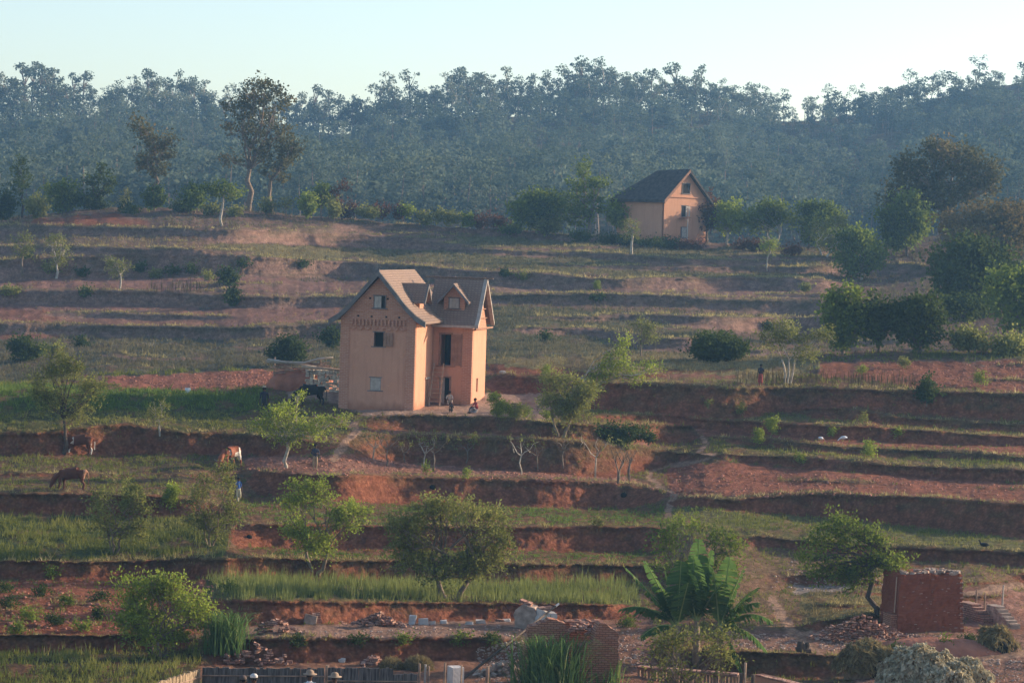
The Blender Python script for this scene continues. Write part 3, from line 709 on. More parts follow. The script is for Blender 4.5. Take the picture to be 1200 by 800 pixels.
# (name, label, base px, base py, crown box or clump list, style, material, bark, leaf m, density, extra)
E = dict
TREES = [
 # ---- crest of the upper terraces, left
 ('tall_tree', 'tallest dark eucalyptus on the terrace crest, with clouds of foliage on a bare forked trunk', 291, 238, [(310,108,26,13),(284,130,18,11),(324,124,16,12),(282,155,18,10),(304,146,17,13),(327,158,13,13),(303,172,14,9),(272,190,11,6),(296,120,15,10),(312,186,9,6)], 'clump', 'leaf_euc', 'bark', .28, .72, E(trunk_r=.3, gap=.48, low=.15)),
 ('leaning_tree', 'eucalyptus leaning right beside the tallest one on the terrace crest', 316, 238, [(343,172,13,9),(336,184,13,9),(328,196,8,5),(314,203,7,6),(330,212,6,4)], 'clump', 'leaf_euc', 'bark', .30, .9, E(trunk_r=.22, gap=.42)),
 ('crooked_tree', 'brown ragged eucalyptus with a crooked top, alone in front of the left forest', 180, 222, [(163,149,9,7),(170,160,9,8),(181,170,12,10),(191,178,13,11),(178,190,14,10),(164,194,8,7),(197,165,6,7),(185,202,10,7)], 'clump', 'leaf_euc', 'bark', .28, .95, E(trunk_r=.25)),
 ('pine_tree', 'small dark pine with flat ragged tiers on the left end of the crest', 112, 240, [(118,199,5,4),(109,212,9,5),(128,214,9,5),(120,224,12,4),(107,231,8,4),(116,207,6,4)], 'clump', 'leaf_dark', 'darkbark', .24, 1.0, E(trunk_r=.14)),
 ('columnar_tree', 'narrow dark column-shaped tree at the far left of the crest', 26, 240, [(25,190,4,5),(24,199,6,6),(25,210,8,7),(23,222,7,8),(29,216,6,5)], 'clump', 'leaf_dark', 'darkbark', .24, 1.1, E(trunk_r=.12)),
 ('shrub', 'rounded green bush cut by the left edge of the photo on the crest', 6, 258, (-14,224,22,262), 'clump', 'leaf_dark', 'bark', .24, 1.1, {}),
 ('shrub', 'yellowish green bush beside the narrow column-shaped tree', 45, 256, (30,232,58,260), 'clump', 'leaf_olive', 'bark', .24, 1.0, {}),
 ('tree', 'broad dark green tree between the column-shaped tree and the small pine', 72, 250, (52,210,97,250), 'clump', 'leaf_mid', 'bark', .24, 1.0, {}),
 ('shrub', 'low dark bush under the small pine on the crest', 112, 246, (94,230,128,248), 'clump', 'leaf_dark', 'bark', .22, 1.0, {}),
 ('sapling', 'thin pale sapling between the small pine and the ragged eucalyptus', 145, 246, (138,222,152,240), 'spray', 'leaf_olive', 'palebark', .16, .8, {}),
 ('shrub', 'round bright green bush under the ragged eucalyptus', 181, 248, (167,218,195,246), 'clump', 'leaf_mid', 'bark', .22, 1.1, {}),
 ('tree', 'leafy green tree left of the pale-trunked umbrella tree', 228, 250, (212,216,243,248), 'clump', 'leaf_mid', 'bark', .22, .9, {}),
 ('umbrella_tree', 'small flat-topped tree on a single pale trunk on the crest', 261, 265, [(248,222,10,5),(264,220,11,5),(277,226,9,4),(255,228,9,4),(270,231,8,4)], 'clump', 'leaf_mid', 'palebark', .20, .9, E(trunk_r=.11, low=1.0)),
 ('shrub', 'small round bush at the foot of the leaning eucalyptus', 313, 252, (305,234,322,252), 'clump', 'leaf_olive', 'bark', .2, 1.0, {}),
 ('sapling', 'slim yellowish sapling right of the leaning eucalyptus', 335, 254, (329,231,342,250), 'spray', 'leaf_olive', 'bark', .16, .9, {}),
 ('shrub', 'bright yellow green bush right of the tall eucalyptus pair', 360, 258, (349,226,372,256), 'clump', 'leaf_bright', 'bark', .2, 1.1, {}),
 ('tree', 'darker round tree behind the bright yellow green bush', 376, 250, (362,214,389,246), 'clump', 'leaf_mid', 'bark', .22, 1.0, {}),
 ('leaning_tree', 'small bare tree bent right with brown tufts on its branches', 386, 256, [(404,220,6,4),(393,226,5,4),(398,236,4,3)], 'clump', 'leaf_redbrown', 'bark', .2, .8, E(trunk_r=.12)),
 ('shrub', 'low green shrub at the foot of the bent bare tree', 391, 262, (383,236,400,258), 'clump', 'leaf_olive', 'bark', .2, 1.0, {}),
 # ---- around the upper house
 ('tree', 'broad dark green tree at the left of the upper house', 635, 270, (595,222,664,272), 'clump', 'leaf_mid', 'bark', .26, 1.15, E(n=9, gap=.28)),
 ('tree', 'tall dark tree with an orange-tinged top left of the upper house', 690, 272, [(684,200,9,8),(676,216,9,8),(700,216,13,5),(687,226,12,8),(672,238,16,10),(693,242,16,11),(680,256,18,10),(664,250,14,12)], 'clump', 'leaf_mid', 'bark', .26, .95, E(trunk_r=.2)),
 ('shrub', 'pale leafy bush in front of the broad dark tree', 640, 276, (618,250,664,277), 'clump', 'leaf_olive', 'bark', .22, 1.0, {}),
 ('tree', 'bright green round tree against the left wall of the upper house', 727, 274, (706,229,750,272), 'clump', 'leaf_bright', 'bark', .24, 1.15, E(gap=.28)),
 ('small_tree', 'little grey leafed tree with a pale trunk below the upper house', 740, 298, (728,256,751,281), 'spray', 'leaf_olive', 'palebark', .15, .9, E(trunk_r=.12, low=1.0)),
 ('tree', 'dark reddish tree in front of the right gable of the upper house', 828, 284, (804,226,847,278), 'clump', 'leaf_redbrown', 'bark', .24, 1.1, {}),
 ('tree', 'bright green tree touching the dark reddish one right of the upper house', 852, 288, (834,234,872,280), 'clump', 'leaf_bright', 'palebark', .24, 1.0, {}),
 ('tree', 'open green tree with pale stems right of the upper house, beside the bright one', 905, 280, (868,234,928,276), 'clump', 'leaf_mid', 'palebark', .24, .85, E(stems=2)),
 ('tree', 'dark green tree with a pointed top in the middle of the crest group', 948, 288, (920,230,992,292), 'clump', 'leaf_mid', 'bark', .25, 1.0, E(n=8)),
 ('tree', 'pale grey-green twiggy tree in front of the crest group', 966, 300, (944,252,1002,296), 'spray', 'leaf_olive', 'palebark', .17, .8, E(stems=2)),
 ('sapling', 'bright young tree on a thin pale trunk on the terrace below the upper house', 900, 318, (888,278,912,300), 'spray', 'leaf_bright', 'palebark', .15, 1.0, E(trunk_r=.07, low=1.0)),
 # ---- right-hand grove
 ('large_tree', 'largest rust-tinged eucalyptus of the right grove, standing over the others', 1105, 290, [(1062,200,18,18),(1100,178,19,14),(1128,186,22,16),(1152,203,19,18),(1085,205,20,20),(1118,212,22,20),(1145,228,20,18),(1052,222,14,16),(1042,240,9,12),(1100,235,20,18),(1165,215,9,14),(1075,232,16,14)], 'clump', 'leaf_euc', 'bark', .32, 1.1, E(trunk_r=.4, gap=.33)),
 ('tree', 'dense bright green round tree under the largest eucalyptus', 1062, 300, (1024,226,1096,300), 'clump', 'leaf_mid', 'bark', .26, 1.2, E(n=10, gap=.25)),
 ('tree', 'wide light green tree below the dense round one', 1010, 328, (966,266,1048,330), 'clump', 'leaf_mid', 'palebark', .25, 1.0, E(n=9)),
 ('tree', 'rusty brown tree at the upper right edge of the grove', 1175, 300, (1100,232,1230,312), 'clump', 'leaf_orange', 'bark', .28, 1.0, E(n=10)),
 ('tree', 'dark wide tree under the rusty brown one at the right edge', 1150, 370, (1076,262,1200,385), 'clump', 'leaf_dark', 'bark', .28, 1.05, E(n=13)),
 ('tree', 'dull green tree cut by the right edge above the terraces', 1196, 405, (1155,300,1240,402), 'clump', 'leaf_mid', 'bark', .25, .95, E(n=9)),
 ('tree', 'dark green tree at the left end of the lower row of grove trees', 988, 415, (956,328,1018,416), 'clump', 'leaf_mid', 'bark', .2, 1.1, E(n=9)),
 ('tree', 'dark brownish tree in the middle of the lower row of grove trees', 1030, 412, (1004,338,1056,410), 'clump', 'leaf_dark', 'darkbark', .2, 1.0, E(n=8)),
 ('tree', 'spreading dark tree with orange tips at the right end of the lower row', 1078, 414, (1040,338,1116,412), 'clump', 'leaf_dark', 'darkbark', .2, 1.0, E(n=10)),
 ('small_tree', 'flat-branched dark tree hanging over the grey slope right of the lower row', 1135, 395, (1095,346,1160,378), 'clump', 'leaf_dark', 'bark', .2, .8, E(n=6)),
 ('shrub', 'olive bush between the lower row and the right edge tree', 1135, 414, (1106,386,1164,414), 'clump', 'leaf_olive', 'bark', .18, 1.0, {}),
 ('shrub', 'low yellowish bush under the right edge tree', 1178, 416, (1160,396,1212,418), 'clump', 'leaf_olive', 'bark', .18, .9, {}),
 # ---- middle of the slope
 ('shrub', 'dense dark green bush alone on the slope right of the centre', 848, 421, (808,389,882,426), 'clump', 'leaf_dark', 'bark', .17, 1.3, E(n=9, gap=.2)),
 ('small_tree', 'pale open tree with forked white stems beside the walking person', 922, 449, (884,374,982,428), 'spray', 'leaf_olive', 'palebark', .12, .75, E(stems=3, n=9, trunk_r=.06)),
 ('sapling', 'thin sparse bush standing behind the leaning bright tree', 750, 418, (736,366,772,412), 'spray', 'leaf_olive', 'bark', .12, .55, {}),
 ('leaning_tree', 'bright green tree leaning right beside the house yard', 668, 487, [(733,405,8,11),(722,418,12,10),(712,432,15,11),(700,446,14,10),(735,432,15,8),(760,432,13,7),(745,445,12,7),(686,460,12,10)], 'spray', 'leaf_bright', 'palebark', .12, .95, E(trunk_r=.1)),
 ('tree', 'feathery olive tree at the right edge of the house yard', 656, 512, (621,422,703,500), 'spray', 'leaf_olive', 'bark', .12, .95, E(n=13, stems=2, trunk_r=.08)),
 ('shrub', 'clipped dark bush lying on the bank right of the yard', 732, 521, [(707,509,11,7),(720,506,12,8),(736,508,13,8),(751,510,12,7),(728,514,14,7),(762,513,7,6)], 'clump', 'leaf_dark', 'bark', .13, 1.4, E(n=8, gap=.2)),
 ('shrub', 'dark round bush growing out of the tall bank on the right', 1086, 474, (1072,446,1098,474), 'clump', 'leaf_dark', 'bark', .14, 1.2, {}),
 ('shrub', 'dark bush on the dim grassy slope left of the house', 335, 430, (306,396,362,430), 'clump', 'leaf_dark', 'bark', .18, 1.1, {}),
 ('shrub', 'dark bush on the dim slope just behind the house roof line', 388, 408, (374,386,402,408), 'clump', 'leaf_dark', 'bark', .18, 1.0, {}),
 ('shrub', 'small dark bush on the upper bank in the left third', 269, 334, (257,316,280,336), 'clump', 'leaf_dark', 'bark', .2, 1.1, {}),
 ('shrub', 'small dark bush hanging over the second bank in the left third', 273, 360, (264,338,282,361), 'clump', 'leaf_dark', 'bark', .2, 1.1, {}),
 ('small_tree', 'sparse olive tree on the left terraces, nearest the left edge', 26, 322, (12,272,40,308), 'spray', 'leaf_olive', 'bark', .16, .8, {}),
 ('small_tree', 'wide sparse olive tree on the left terraces', 66, 326, (46,274,92,314), 'spray', 'leaf_olive', 'palebark', .16, .8, {}),
 ('small_tree', 'sparse grey pale-stemmed tree on the left terraces, right of the wide sparse one', 141, 338, (118,302,154,326), 'spray', 'leaf_olive', 'palebark', .15, .7, {}),
 ('shrub', 'dark scrub on the shaded bank at the left edge', 30, 422, (6,398,52,424), 'clump', 'leaf_dark', 'bark', .17, .9, {}),
 # ---- foreground
 ('tree', 'large feathery tree over the grazing cattle at the left edge', 74, 530, (22,404,128,500), 'spray', 'leaf_olive', 'darkbark', .12, .62, E(n=17, trunk_r=.09)),
 ('sapling', 'thin yellowish sapling on the bank between the left tree and the standing child', 187, 510, (174,466,202,500), 'spray', 'leaf_olive', 'palebark', .1, .6, {}),
 ('tree', 'light green tree in front of the black cow, on a leaning pale trunk', 336, 548, [(325,485,18,12),(336,482,14,9),(322,505,16,12),(350,500,18,14),(375,498,18,8),(400,494,14,7),(340,518,14,9),(308,500,12,10),(370,510,14,8),(351,463,6,7)], 'spray', 'leaf_bright', 'palebark', .11, .72, E(trunk_r=.09)),
 ('shrub', 'tall olive shrub in front of the white and brown cow', 245, 640, (213,538,287,636), 'spray', 'leaf_olive', 'bark', .11, .8, E(n=14, stems=3, trunk_r=.05)),
 ('shrub', 'wide olive shrub below the brown cow', 132, 648, (92,556,190,640), 'spray', 'leaf_olive', 'bark', .11, .7, E(n=14, stems=3, trunk_r=.05)),
 ('tree', 'bright green bushy tree below the person on the red terrace', 368, 672, (316,550,432,656), 'spray', 'leaf_bright', 'bark', .11, .78, E(n=17, stems=2, trunk_r=.08)),
 ('tree', 'largest foreground tree, a broad green crown over the reeds in the middle', 527, 702, (442,572,614,692), 'spray', 'leaf_olive', 'bark', .115, .58, E(n=30, stems=2, trunk_r=.11)),
 ('shrub', 'broad yellow-green shrub at the lower left above the dark field', 185, 770, (116,664,260,768), 'spray', 'leaf_bright', 'bark', .11, .75, E(n=26, stems=4, trunk_r=.06)),
 ('tree', 'tree of bright tufts behind the banana plants', 800, 720, (746,600,880,690), 'spray', 'leaf_mid', 'bark', .12, .6, E(n=15, stems=3, trunk_r=.05)),
 ('tree', 'dark green spreading tree on a bent double trunk left of the brick kiln', 1030, 722, (926,604,1066,702), 'spray', 'leaf_mid', 'darkbark', .12, .95, E(n=19, stems=2, trunk_r=.11, low=.9)),
 ('shrub', 'spiky olive shrub in front of the banana stems', 790, 820, (745,716,872,815), 'spray', 'leaf_olive', 'bark', .11, .55, E(n=15, stems=4, trunk_r=.05)),
 ('shrub', 'yellowish shrub over the ruined brick walls at the bottom', 648, 775, (622,735,678,772), 'spray', 'leaf_olive', 'bark', .1, .8, E(n=7, stems=3, trunk_r=.04)),
]
seed = 5
for (nm, lb, bx, by, cr, st, mt, bk, lf, dn, ex) in TREES:
    seed += 1; r_ = np.random.default_rng(seed); ex = dict(ex)
    b = gpx(bx, by); n = ex.pop('n', 7)
    if isinstance(cr, tuple): 
        if st == 'clump': cr = bbox_clumps(cr, n + 4, r_, .40, .3, 1.05) + [((cr[0] + cr[2]) / 2, (cr[1] + cr[3]) / 2 + (cr[3] - cr[1]) * .08, (cr[2] - cr[0]) * .27, (cr[3] - cr[1]) * .33)]
        else: cr = bbox_clumps(cr, n, r_, .36 if n < 9 else (.31 if n < 14 else .26))
    cl = clumps_from_px(b, bx, by, cr, .9, r_)
    cat = 'shrub' if 'shrub' in nm else ('sapling' if nm == 'sapling' else 'tree')
    sc_ = b.y / F_PX
    tr_ = ex.pop('trunk_r', None)
    if tr_ is None: tr_ = max(.05, .035 * sc_ * (by - min(c[1] for c in cr)) )
    make_tree(nm, lb, cat, b, cl, st, mt, bk, trunk_r=tr_, leaf=lf, dens=dn, seed=seed, trunkname='trunk' if cat != 'shrub' else 'stem', crownname='crown' if cat != 'shrub' else 'foliage', **ex)

# hedge bushes along the crest between the tall trees and the upper house (each its own)
r_ = np.random.default_rng(3)
HB = [(408,252,14,9,'leaf_redbrown'),(430,252,13,9,'leaf_olive'),(447,251,12,11,'leaf_redbrown'),(466,254,12,9,'leaf_redbrown'),(477,252,8,11,'leaf_bright'),(497,260,12,9,'leaf_olive'),(515,258,9,10,'leaf_olive'),(529,260,10,10,'leaf_olive'),(548,262,11,8,'leaf_mid'),(566,264,13,9,'leaf_redbrown'),(583,264,11,8,'leaf_redbrown'),(600,272,12,8,'leaf_mid'),
      (215,246,14,6,'leaf_dark'),(245,250,12,7,'leaf_olive'),(277,252,10,6,'leaf_olive'),(150,248,14,6,'leaf_dark'),(680,282,14,7,'leaf_dark'),(712,284,14,7,'leaf_dark'),(735,286,12,6,'leaf_dark'),(762,288,14,7,'leaf_dark'),(786,289,12,7,'leaf_dark'),(812,291,14,6,'leaf_redbrown'),(875,292,14,8,'leaf_redbrown'),(893,293,12,7,'leaf_redbrown'),(928,298,12,8,'leaf_redbrown')]
WHERE = [(300, 'low scrub bush under the left trees of the crest'), (700, 'low bush between the bent bare tree and the upper house'), (800, 'low dark bush in the hedge at the foot of the upper house'), (2000, 'low reddish bush in the scrub right of the upper house')]
for i, (x, y, rx, ry, mt) in enumerate(HB):
    b = gpx(x, y + 2); cr = bbox_clumps((x - rx * 1.1, y - ry * 1.2, x + rx * 1.1, y + ry * .6), 6, r_, .45)
    lb = [w for q, w in WHERE if x < q][0] + {'leaf_redbrown': ', reddish brown', 'leaf_olive': ', olive', 'leaf_bright': ', bright green', 'leaf_mid': ', mid green', 'leaf_dark': ', dark green'}[mt]
    lb = lb.replace('dark bush', 'bush').replace('reddish bush', 'bush')
    o = make_tree('shrub', lb, 'shrub', b, clumps_from_px(b, x, y, cr, .9, r_), 'clump', mt, 'bark', .04, .2, 1.0, 'scrub bushes along the crest', seed=300 + i, trunkname=None, crownname='foliage')

for i, (x, y, rx, ry) in enumerate([(60,318,10,7),(95,322,9,6),(163,316,8,6),(182,324,9,6),(203,320,7,5),(225,318,8,5),(243,326,6,4),(30,300,9,6),(100,345,8,5),(12,345,12,8),(285,312,7,5),(355,312,6,4),(62,412,9,6),(95,405,8,6),(590,322,6,5),(612,326,5,4),(640,398,7,5),(700,352,7,5),(945,340,7,5),(900,385,8,5)]):
    b = gpx(x, y + 2); r_ = np.random.default_rng(1500 + i); cr = bbox_clumps((x - rx, y - ry * 1.2, x + rx, y + ry * .7), 6, r_, .45)
    make_tree('shrub', 'small dark scrub bush clinging to a bank of the upper terraces', 'shrub', b, clumps_from_px(b, x, y, cr, .9, r_), 'clump', 'leaf_dark' if i % 3 else 'leaf_olive', 'bark', .04, .16, .8, 'scrub bushes on the upper banks', seed=1500 + i, trunkname=None, crownname='foliage')
for i, (x, y, rx, ry) in enumerate([(12,708,12,8),(36,722,12,10),(64,728,11,9),(20,738,9,7),(48,694,9,6),(95,735,10,8),(112,722,9,8),(78,705,8,6),(118,700,9,6),(60,672,8,4),(8,690,8,7),(268,690,8,6),(420,752,9,6),(470,750,12,6),(350,752,9,5),(540,749,12,6),(575,751,9,5),(735,730,9,6),(1135,750,9,6),(1108,758,11,7),(1048,764,11,7)]):
    b = gpx(x, y + 4); r_ = np.random.default_rng(1700 + i); cr = bbox_clumps((x - rx, y - ry, x + rx, y + ry * .8), 5, r_, .45)
    make_tree('weed', 'leafy dark green weed tuft on the lowest red terraces', 'plant', b, clumps_from_px(b, x, y, cr, .9, r_), 'spray', 'leaf_mid' if i % 2 else 'leaf_dark', 'bark', .015, .10, 1.2, 'weed tufts on the lowest terraces', seed=1700 + i, trunkname=None, crownname='foliage', twigs=False)
# ---- bare saplings on the bank under the house
SAP = [(438,538,512),(453,546,508),(475,542,522),(497,547,518),(508,552,511),(546,543,515),(611,556,512),(630,550,519),(660,548,508),(698,561,510),(724,566,518),(737,563,524)]
for i, (x, y, t) in enumerate(SAP):
    r_ = np.random.default_rng(900 + i); b = gpx(x, y); s = b.y / F_PX; h = (y - t) * s
    root = empty('bare_sapling', b, 0, 'bare forked sapling against the red bank below the house', 'sapling', 'bare saplings under the house yard')
    tb = MB(); nst = 3 if i >= 10 else 1; tl = []
    for k in range(nst):
        a = np.array((r_.uniform(-.25, .25) * h * .5 * (nst > 1), r_.uniform(-.2, .2), h * .5))
        tb.tube(limb_path((0, 0, -.1), a, r_, 3, .06, 0), [.045, .04, .035, .03], 5)
        for m_ in range(3 if nst == 1 else 2):
            e_ = a + np.array(((m_ - 1 + .5 * (nst > 1)) * h * .33 + r_.uniform(-.1, .1), r_.uniform(-.3, .3), h * r_.uniform(.35, .5)))
            tb.tube(limb_path(a, e_, r_, 3, .08, -.1), [.03, .024, .016, .008], 4); tl += [(e_, np.array((0, 0, 1.)))] * 2
    for k in range(9):
        a_, d_ = tl[int(r_.integers(len(tl)))]; e2_ = a_ * r_.uniform(.6, 1.0); tb.tube(limb_path(e2_, e2_ + rand_dir(1, r_)[0] * (.3, .2, .35) + (0, 0, .1), r_, 2, .1, 0), [.014, .01, .004], 3)
    tb.build('trunk', M['bark' if i % 3 else 'palebark'], root, smooth=True); root.rotation_euler = (0, 0, float(r_.uniform(-.7, .7)))
    Cc, Dd, tw = spray_leaves(tl, r_, .35, int(r_.integers(3, 16)), .1); Vv, Ff = leaf_quads(Cc, Dd, .1, r_)
    link_mesh('crown', np_mesh('crown', Vv, Ff, [M['leaf_olive']], tint=r_.random(len(Ff))), root)

# ---- sprigs standing on the terraces
SPR = [(1010,497,9),(1051,514,9),(975,512,8),(868,487,10),(888,522,14),(1018,538,16),(830,478,6),(597,490,12),(582,492,24),(608,492,14),(617,490,10),(640,494,10),(555,520,8),(560,445,10),(1150,452,12),(1060,432,10),(936,545,10),(905,510,16),(700,620,10),(545,560,8),(500,555,8),(150,605,30),(200,600,26),(640,445,12),(756,398,8),(700,340,8),(1010,440,8),(178,742,8)]
for i, (x, y, h) in enumerate(SPR):
    r_ = np.random.default_rng(700 + i); b = gpx(x, y); s = b.y / F_PX; H = h * s * 1.2
    cl = [(np.array((r_.uniform(-.2, .2) * H, r_.uniform(-.2, .2) * H, H * (.35 + .25 * k))), (H * .3, H * .3, H * .28)) for k in range(3)]
    make_tree('weed', 'small leafy weed standing on a terrace edge', 'plant', b, cl, 'spray', 'leaf_bright' if i % 3 else 'leaf_olive', 'bark', .015, .09, 1.6, 'weeds dotted over the terraces', seed=700 + i, trunkname='stem', crownname='foliage', twigs=False)

# ------------------------------------------------------------------ the far forest
FARV = []
for v in range(9):
    r_ = np.random.default_rng(40 + v); H = 1.0
    # unit 14 m eucalyptus: tall bare stem, small flat clouds of leaves
    cl = []; ncl = r_.integers(9, 15)
    for k in range(ncl):
        z = r_.uniform(.38, 1.0) * 14; w = (1 - abs(z / 14 - .66)) * 2.9 * r_.uniform(.3, 1)
        a = r_.uniform(0, 6.28); rad = r_.uniform(.7, 1.7) * (.75 if z > 12 else 1)
        cl.append((np.array((math.cos(a) * w, math.sin(a) * w, z)), np.array((rad * 1.1, rad * 1.1, rad * r_.uniform(.6, 1.0)))))
    tb = MB(); tb.tube(limb_path((0, 0, -1), (r_.uniform(-.6, .6), 0, 11), r_, 4, .02, 0), [.26, .22, .17, .12, .06], 5)
    for c, q in cl:
        zz = max(3.0, c[2] - 3.5); tb.tube([(0, 0, zz), tuple((c * .5 + np.array((0, 0, zz)) * .5)), tuple(c)], [.11, .08, .03], 4, cap=False)
    tm = tb.mesh('trunk', M['palebark'] if v % 3 == 0 else M['bark'], True)
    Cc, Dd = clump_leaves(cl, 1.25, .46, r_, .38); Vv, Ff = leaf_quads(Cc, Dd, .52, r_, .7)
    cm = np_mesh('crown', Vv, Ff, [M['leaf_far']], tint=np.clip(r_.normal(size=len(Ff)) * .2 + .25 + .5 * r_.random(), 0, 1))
    FARV.append((tm, cm, np.array(tb.v), tb.f, Vv, Ff))
# rounded bushy kind for the slope
for v in range(5):
    r_ = np.random.default_rng(60 + v); cl = []
    for k in range(8):
        a = r_.uniform(0, 6.28); w = r_.uniform(0, 2.4); z = r_.uniform(3, 8.5)
        cl.append((np.array((math.cos(a) * w, math.sin(a) * w, z)), np.array((1.9, 1.9, 1.5)) * r_.uniform(.7, 1.1)))
    tb = MB(); tb.tube([(0, 0, -1), (0.1, 0, 3), (0, .1, 7)], [.22, .18, .1], 5)
    tm = tb.mesh('trunk', M['bark'], True)
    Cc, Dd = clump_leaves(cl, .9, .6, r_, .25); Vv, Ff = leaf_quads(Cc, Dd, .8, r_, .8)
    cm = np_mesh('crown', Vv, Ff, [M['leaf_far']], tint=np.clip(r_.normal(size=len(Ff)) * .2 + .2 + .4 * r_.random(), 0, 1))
    FARV.append((tm, cm, np.array(tb.v), tb.f, Vv, Ff))

LAND = [(60, 'over the left edge of the photo'), (150, 'above the small dark pine'), (240, 'above the ragged eucalyptus'), (370, 'above the tallest eucalyptus of the crest'), (480, 'between the crest eucalyptus and the lower house roof'), (620, 'above the lower house'), (740, 'between the two houses'), (870, 'above the upper house'), (1020, 'between the upper house and the right grove'), (1300, 'above the right grove')]
r_ = np.random.default_rng(77); px = -30.0; cnt = 0
tops = np.array(TOPS, float)
def far_tree(x, Dd, top_py, v, kind='eucalyptus_tree', label=None, group=None, squash=1):
    p = P(x, top_py, Dd); X, Y = float(p[0]), float(p[1]); z0 = hz(X, Y); h = p[2] - z0
    if h < 3: return None
    ref = 14.6 if v < 9 else 9.8
    e_ = empty(kind, (X, Y, z0), r_.uniform(0, 6.28), label, 'tree', group)
    s = h / ref; w = s * r_.uniform(.85, 1.2) * squash; e_.scale = (w, w, s)
    link_mesh('trunk', FARV[v][0], e_); link_mesh('crown', FARV[v][1], e_)
    return e_
while px < 1235:
    top = np.interp(px, tops[:, 0], tops[:, 1])
    where = [w for q, w in LAND if px < q][0]
    far_tree(px, 690 + r_.uniform(-16, 6), top + (abs(r_.normal()) * 7 if r_.random() < .42 else 15 + abs(r_.normal()) * 9), int(r_.integers(0, 9)), label='slender eucalyptus on the forest skyline ' + where, group='skyline eucalyptus trees ' + where)
    if r_.random() < (.9 if 860 < px < 1010 else .6): far_tree(px + 3, 664 + r_.uniform(-10, 10), top + 27 + abs(r_.normal()) * 8, int(r_.integers(0, 9)), label='eucalyptus just under the forest skyline ' + where, group='second row eucalyptus trees ' + where, squash=1.15)
    px += r_.uniform(5.5, 12.5)

# the rest of the wood reads as one mass
Vs, Fs, Ts, off = [], [], [], 0; TVs, TFs, toff = [], [], 0
r_ = np.random.default_rng(5); n = 0
for _ in range(9000):
    if n >= 2000: break
    s = r_.random() ** .8; x = r_.uniform(-150, 1350)
    py = (interp(CREST2, x) + 12) * (1 - s) + (interp(RIDGE, x) - 2) * s; D = 405 + 295 * s ** 1.05
    if r_.random() < openness(x, py) * .93: continue
    if x < 420 and r_.random() < 0: continue
    Dd = D + r_.uniform(-4, 4); p = P(x, py, Dd); z0 = hz(p[0], p[1])
    v = int(r_.integers(9, 14)) if r_.random() < .45 else int(r_.integers(0, 9))
    Vv, Ff = FARV[v][4], FARV[v][5]
    sc_ = r_.uniform(.55, .95) * (1.0 if v < 9 else 1.15) * (1.05 - .30 * s)
    if x > 880: sc_ *= .95
    sel = r_.random(len(Ff)) < (.62 if v < 9 else .5)
    Fq = Ff[sel]; vv = Vv.reshape(-1, 4, 3)[sel].reshape(-1, 3)
    a = r_.uniform(0, 6.28); ca, sa = math.cos(a), math.sin(a)
    w = np.stack([vv[:, 0] * ca - vv[:, 1] * sa, vv[:, 0] * sa + vv[:, 1] * ca, vv[:, 2]], 1) * np.array((sc_ * 1.15, sc_ * 1.15, sc_)) + np.array((p[0], p[1], z0))
    Vs.append(w); Fs.append(np.arange(len(w)).reshape(-1, 4) + off); off += len(w)
    tone = .10 + .5 * r_.random() ** 1.5
    Ts.append(np.clip(tone + r_.normal(size=len(Fq)) * .1, 0, 1)); n += 1
    if v < 9:
        tv = FARV[v][2][:25]; w2 = np.stack([tv[:, 0], tv[:, 1], tv[:, 2]], 1) * sc_ + np.array((p[0], p[1], z0)); TVs.append(w2); TFs += [tuple(i + toff for i in f) for f in FARV[v][3][:20]]; toff += len(w2)
fv = np.concatenate(Vs); ff = np.concatenate(Fs)
k0 = len(fv); tvv = np.concatenate(TVs); tff = np.array(TFs, dtype=int) + k0
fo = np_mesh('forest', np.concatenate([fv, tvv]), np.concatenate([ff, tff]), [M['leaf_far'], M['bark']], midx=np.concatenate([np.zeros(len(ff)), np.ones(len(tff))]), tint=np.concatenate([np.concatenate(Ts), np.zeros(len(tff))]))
tag(link_mesh('forest', fo), 'hazy eucalyptus wood covering the far hillside', 'forest', kind='stuff')
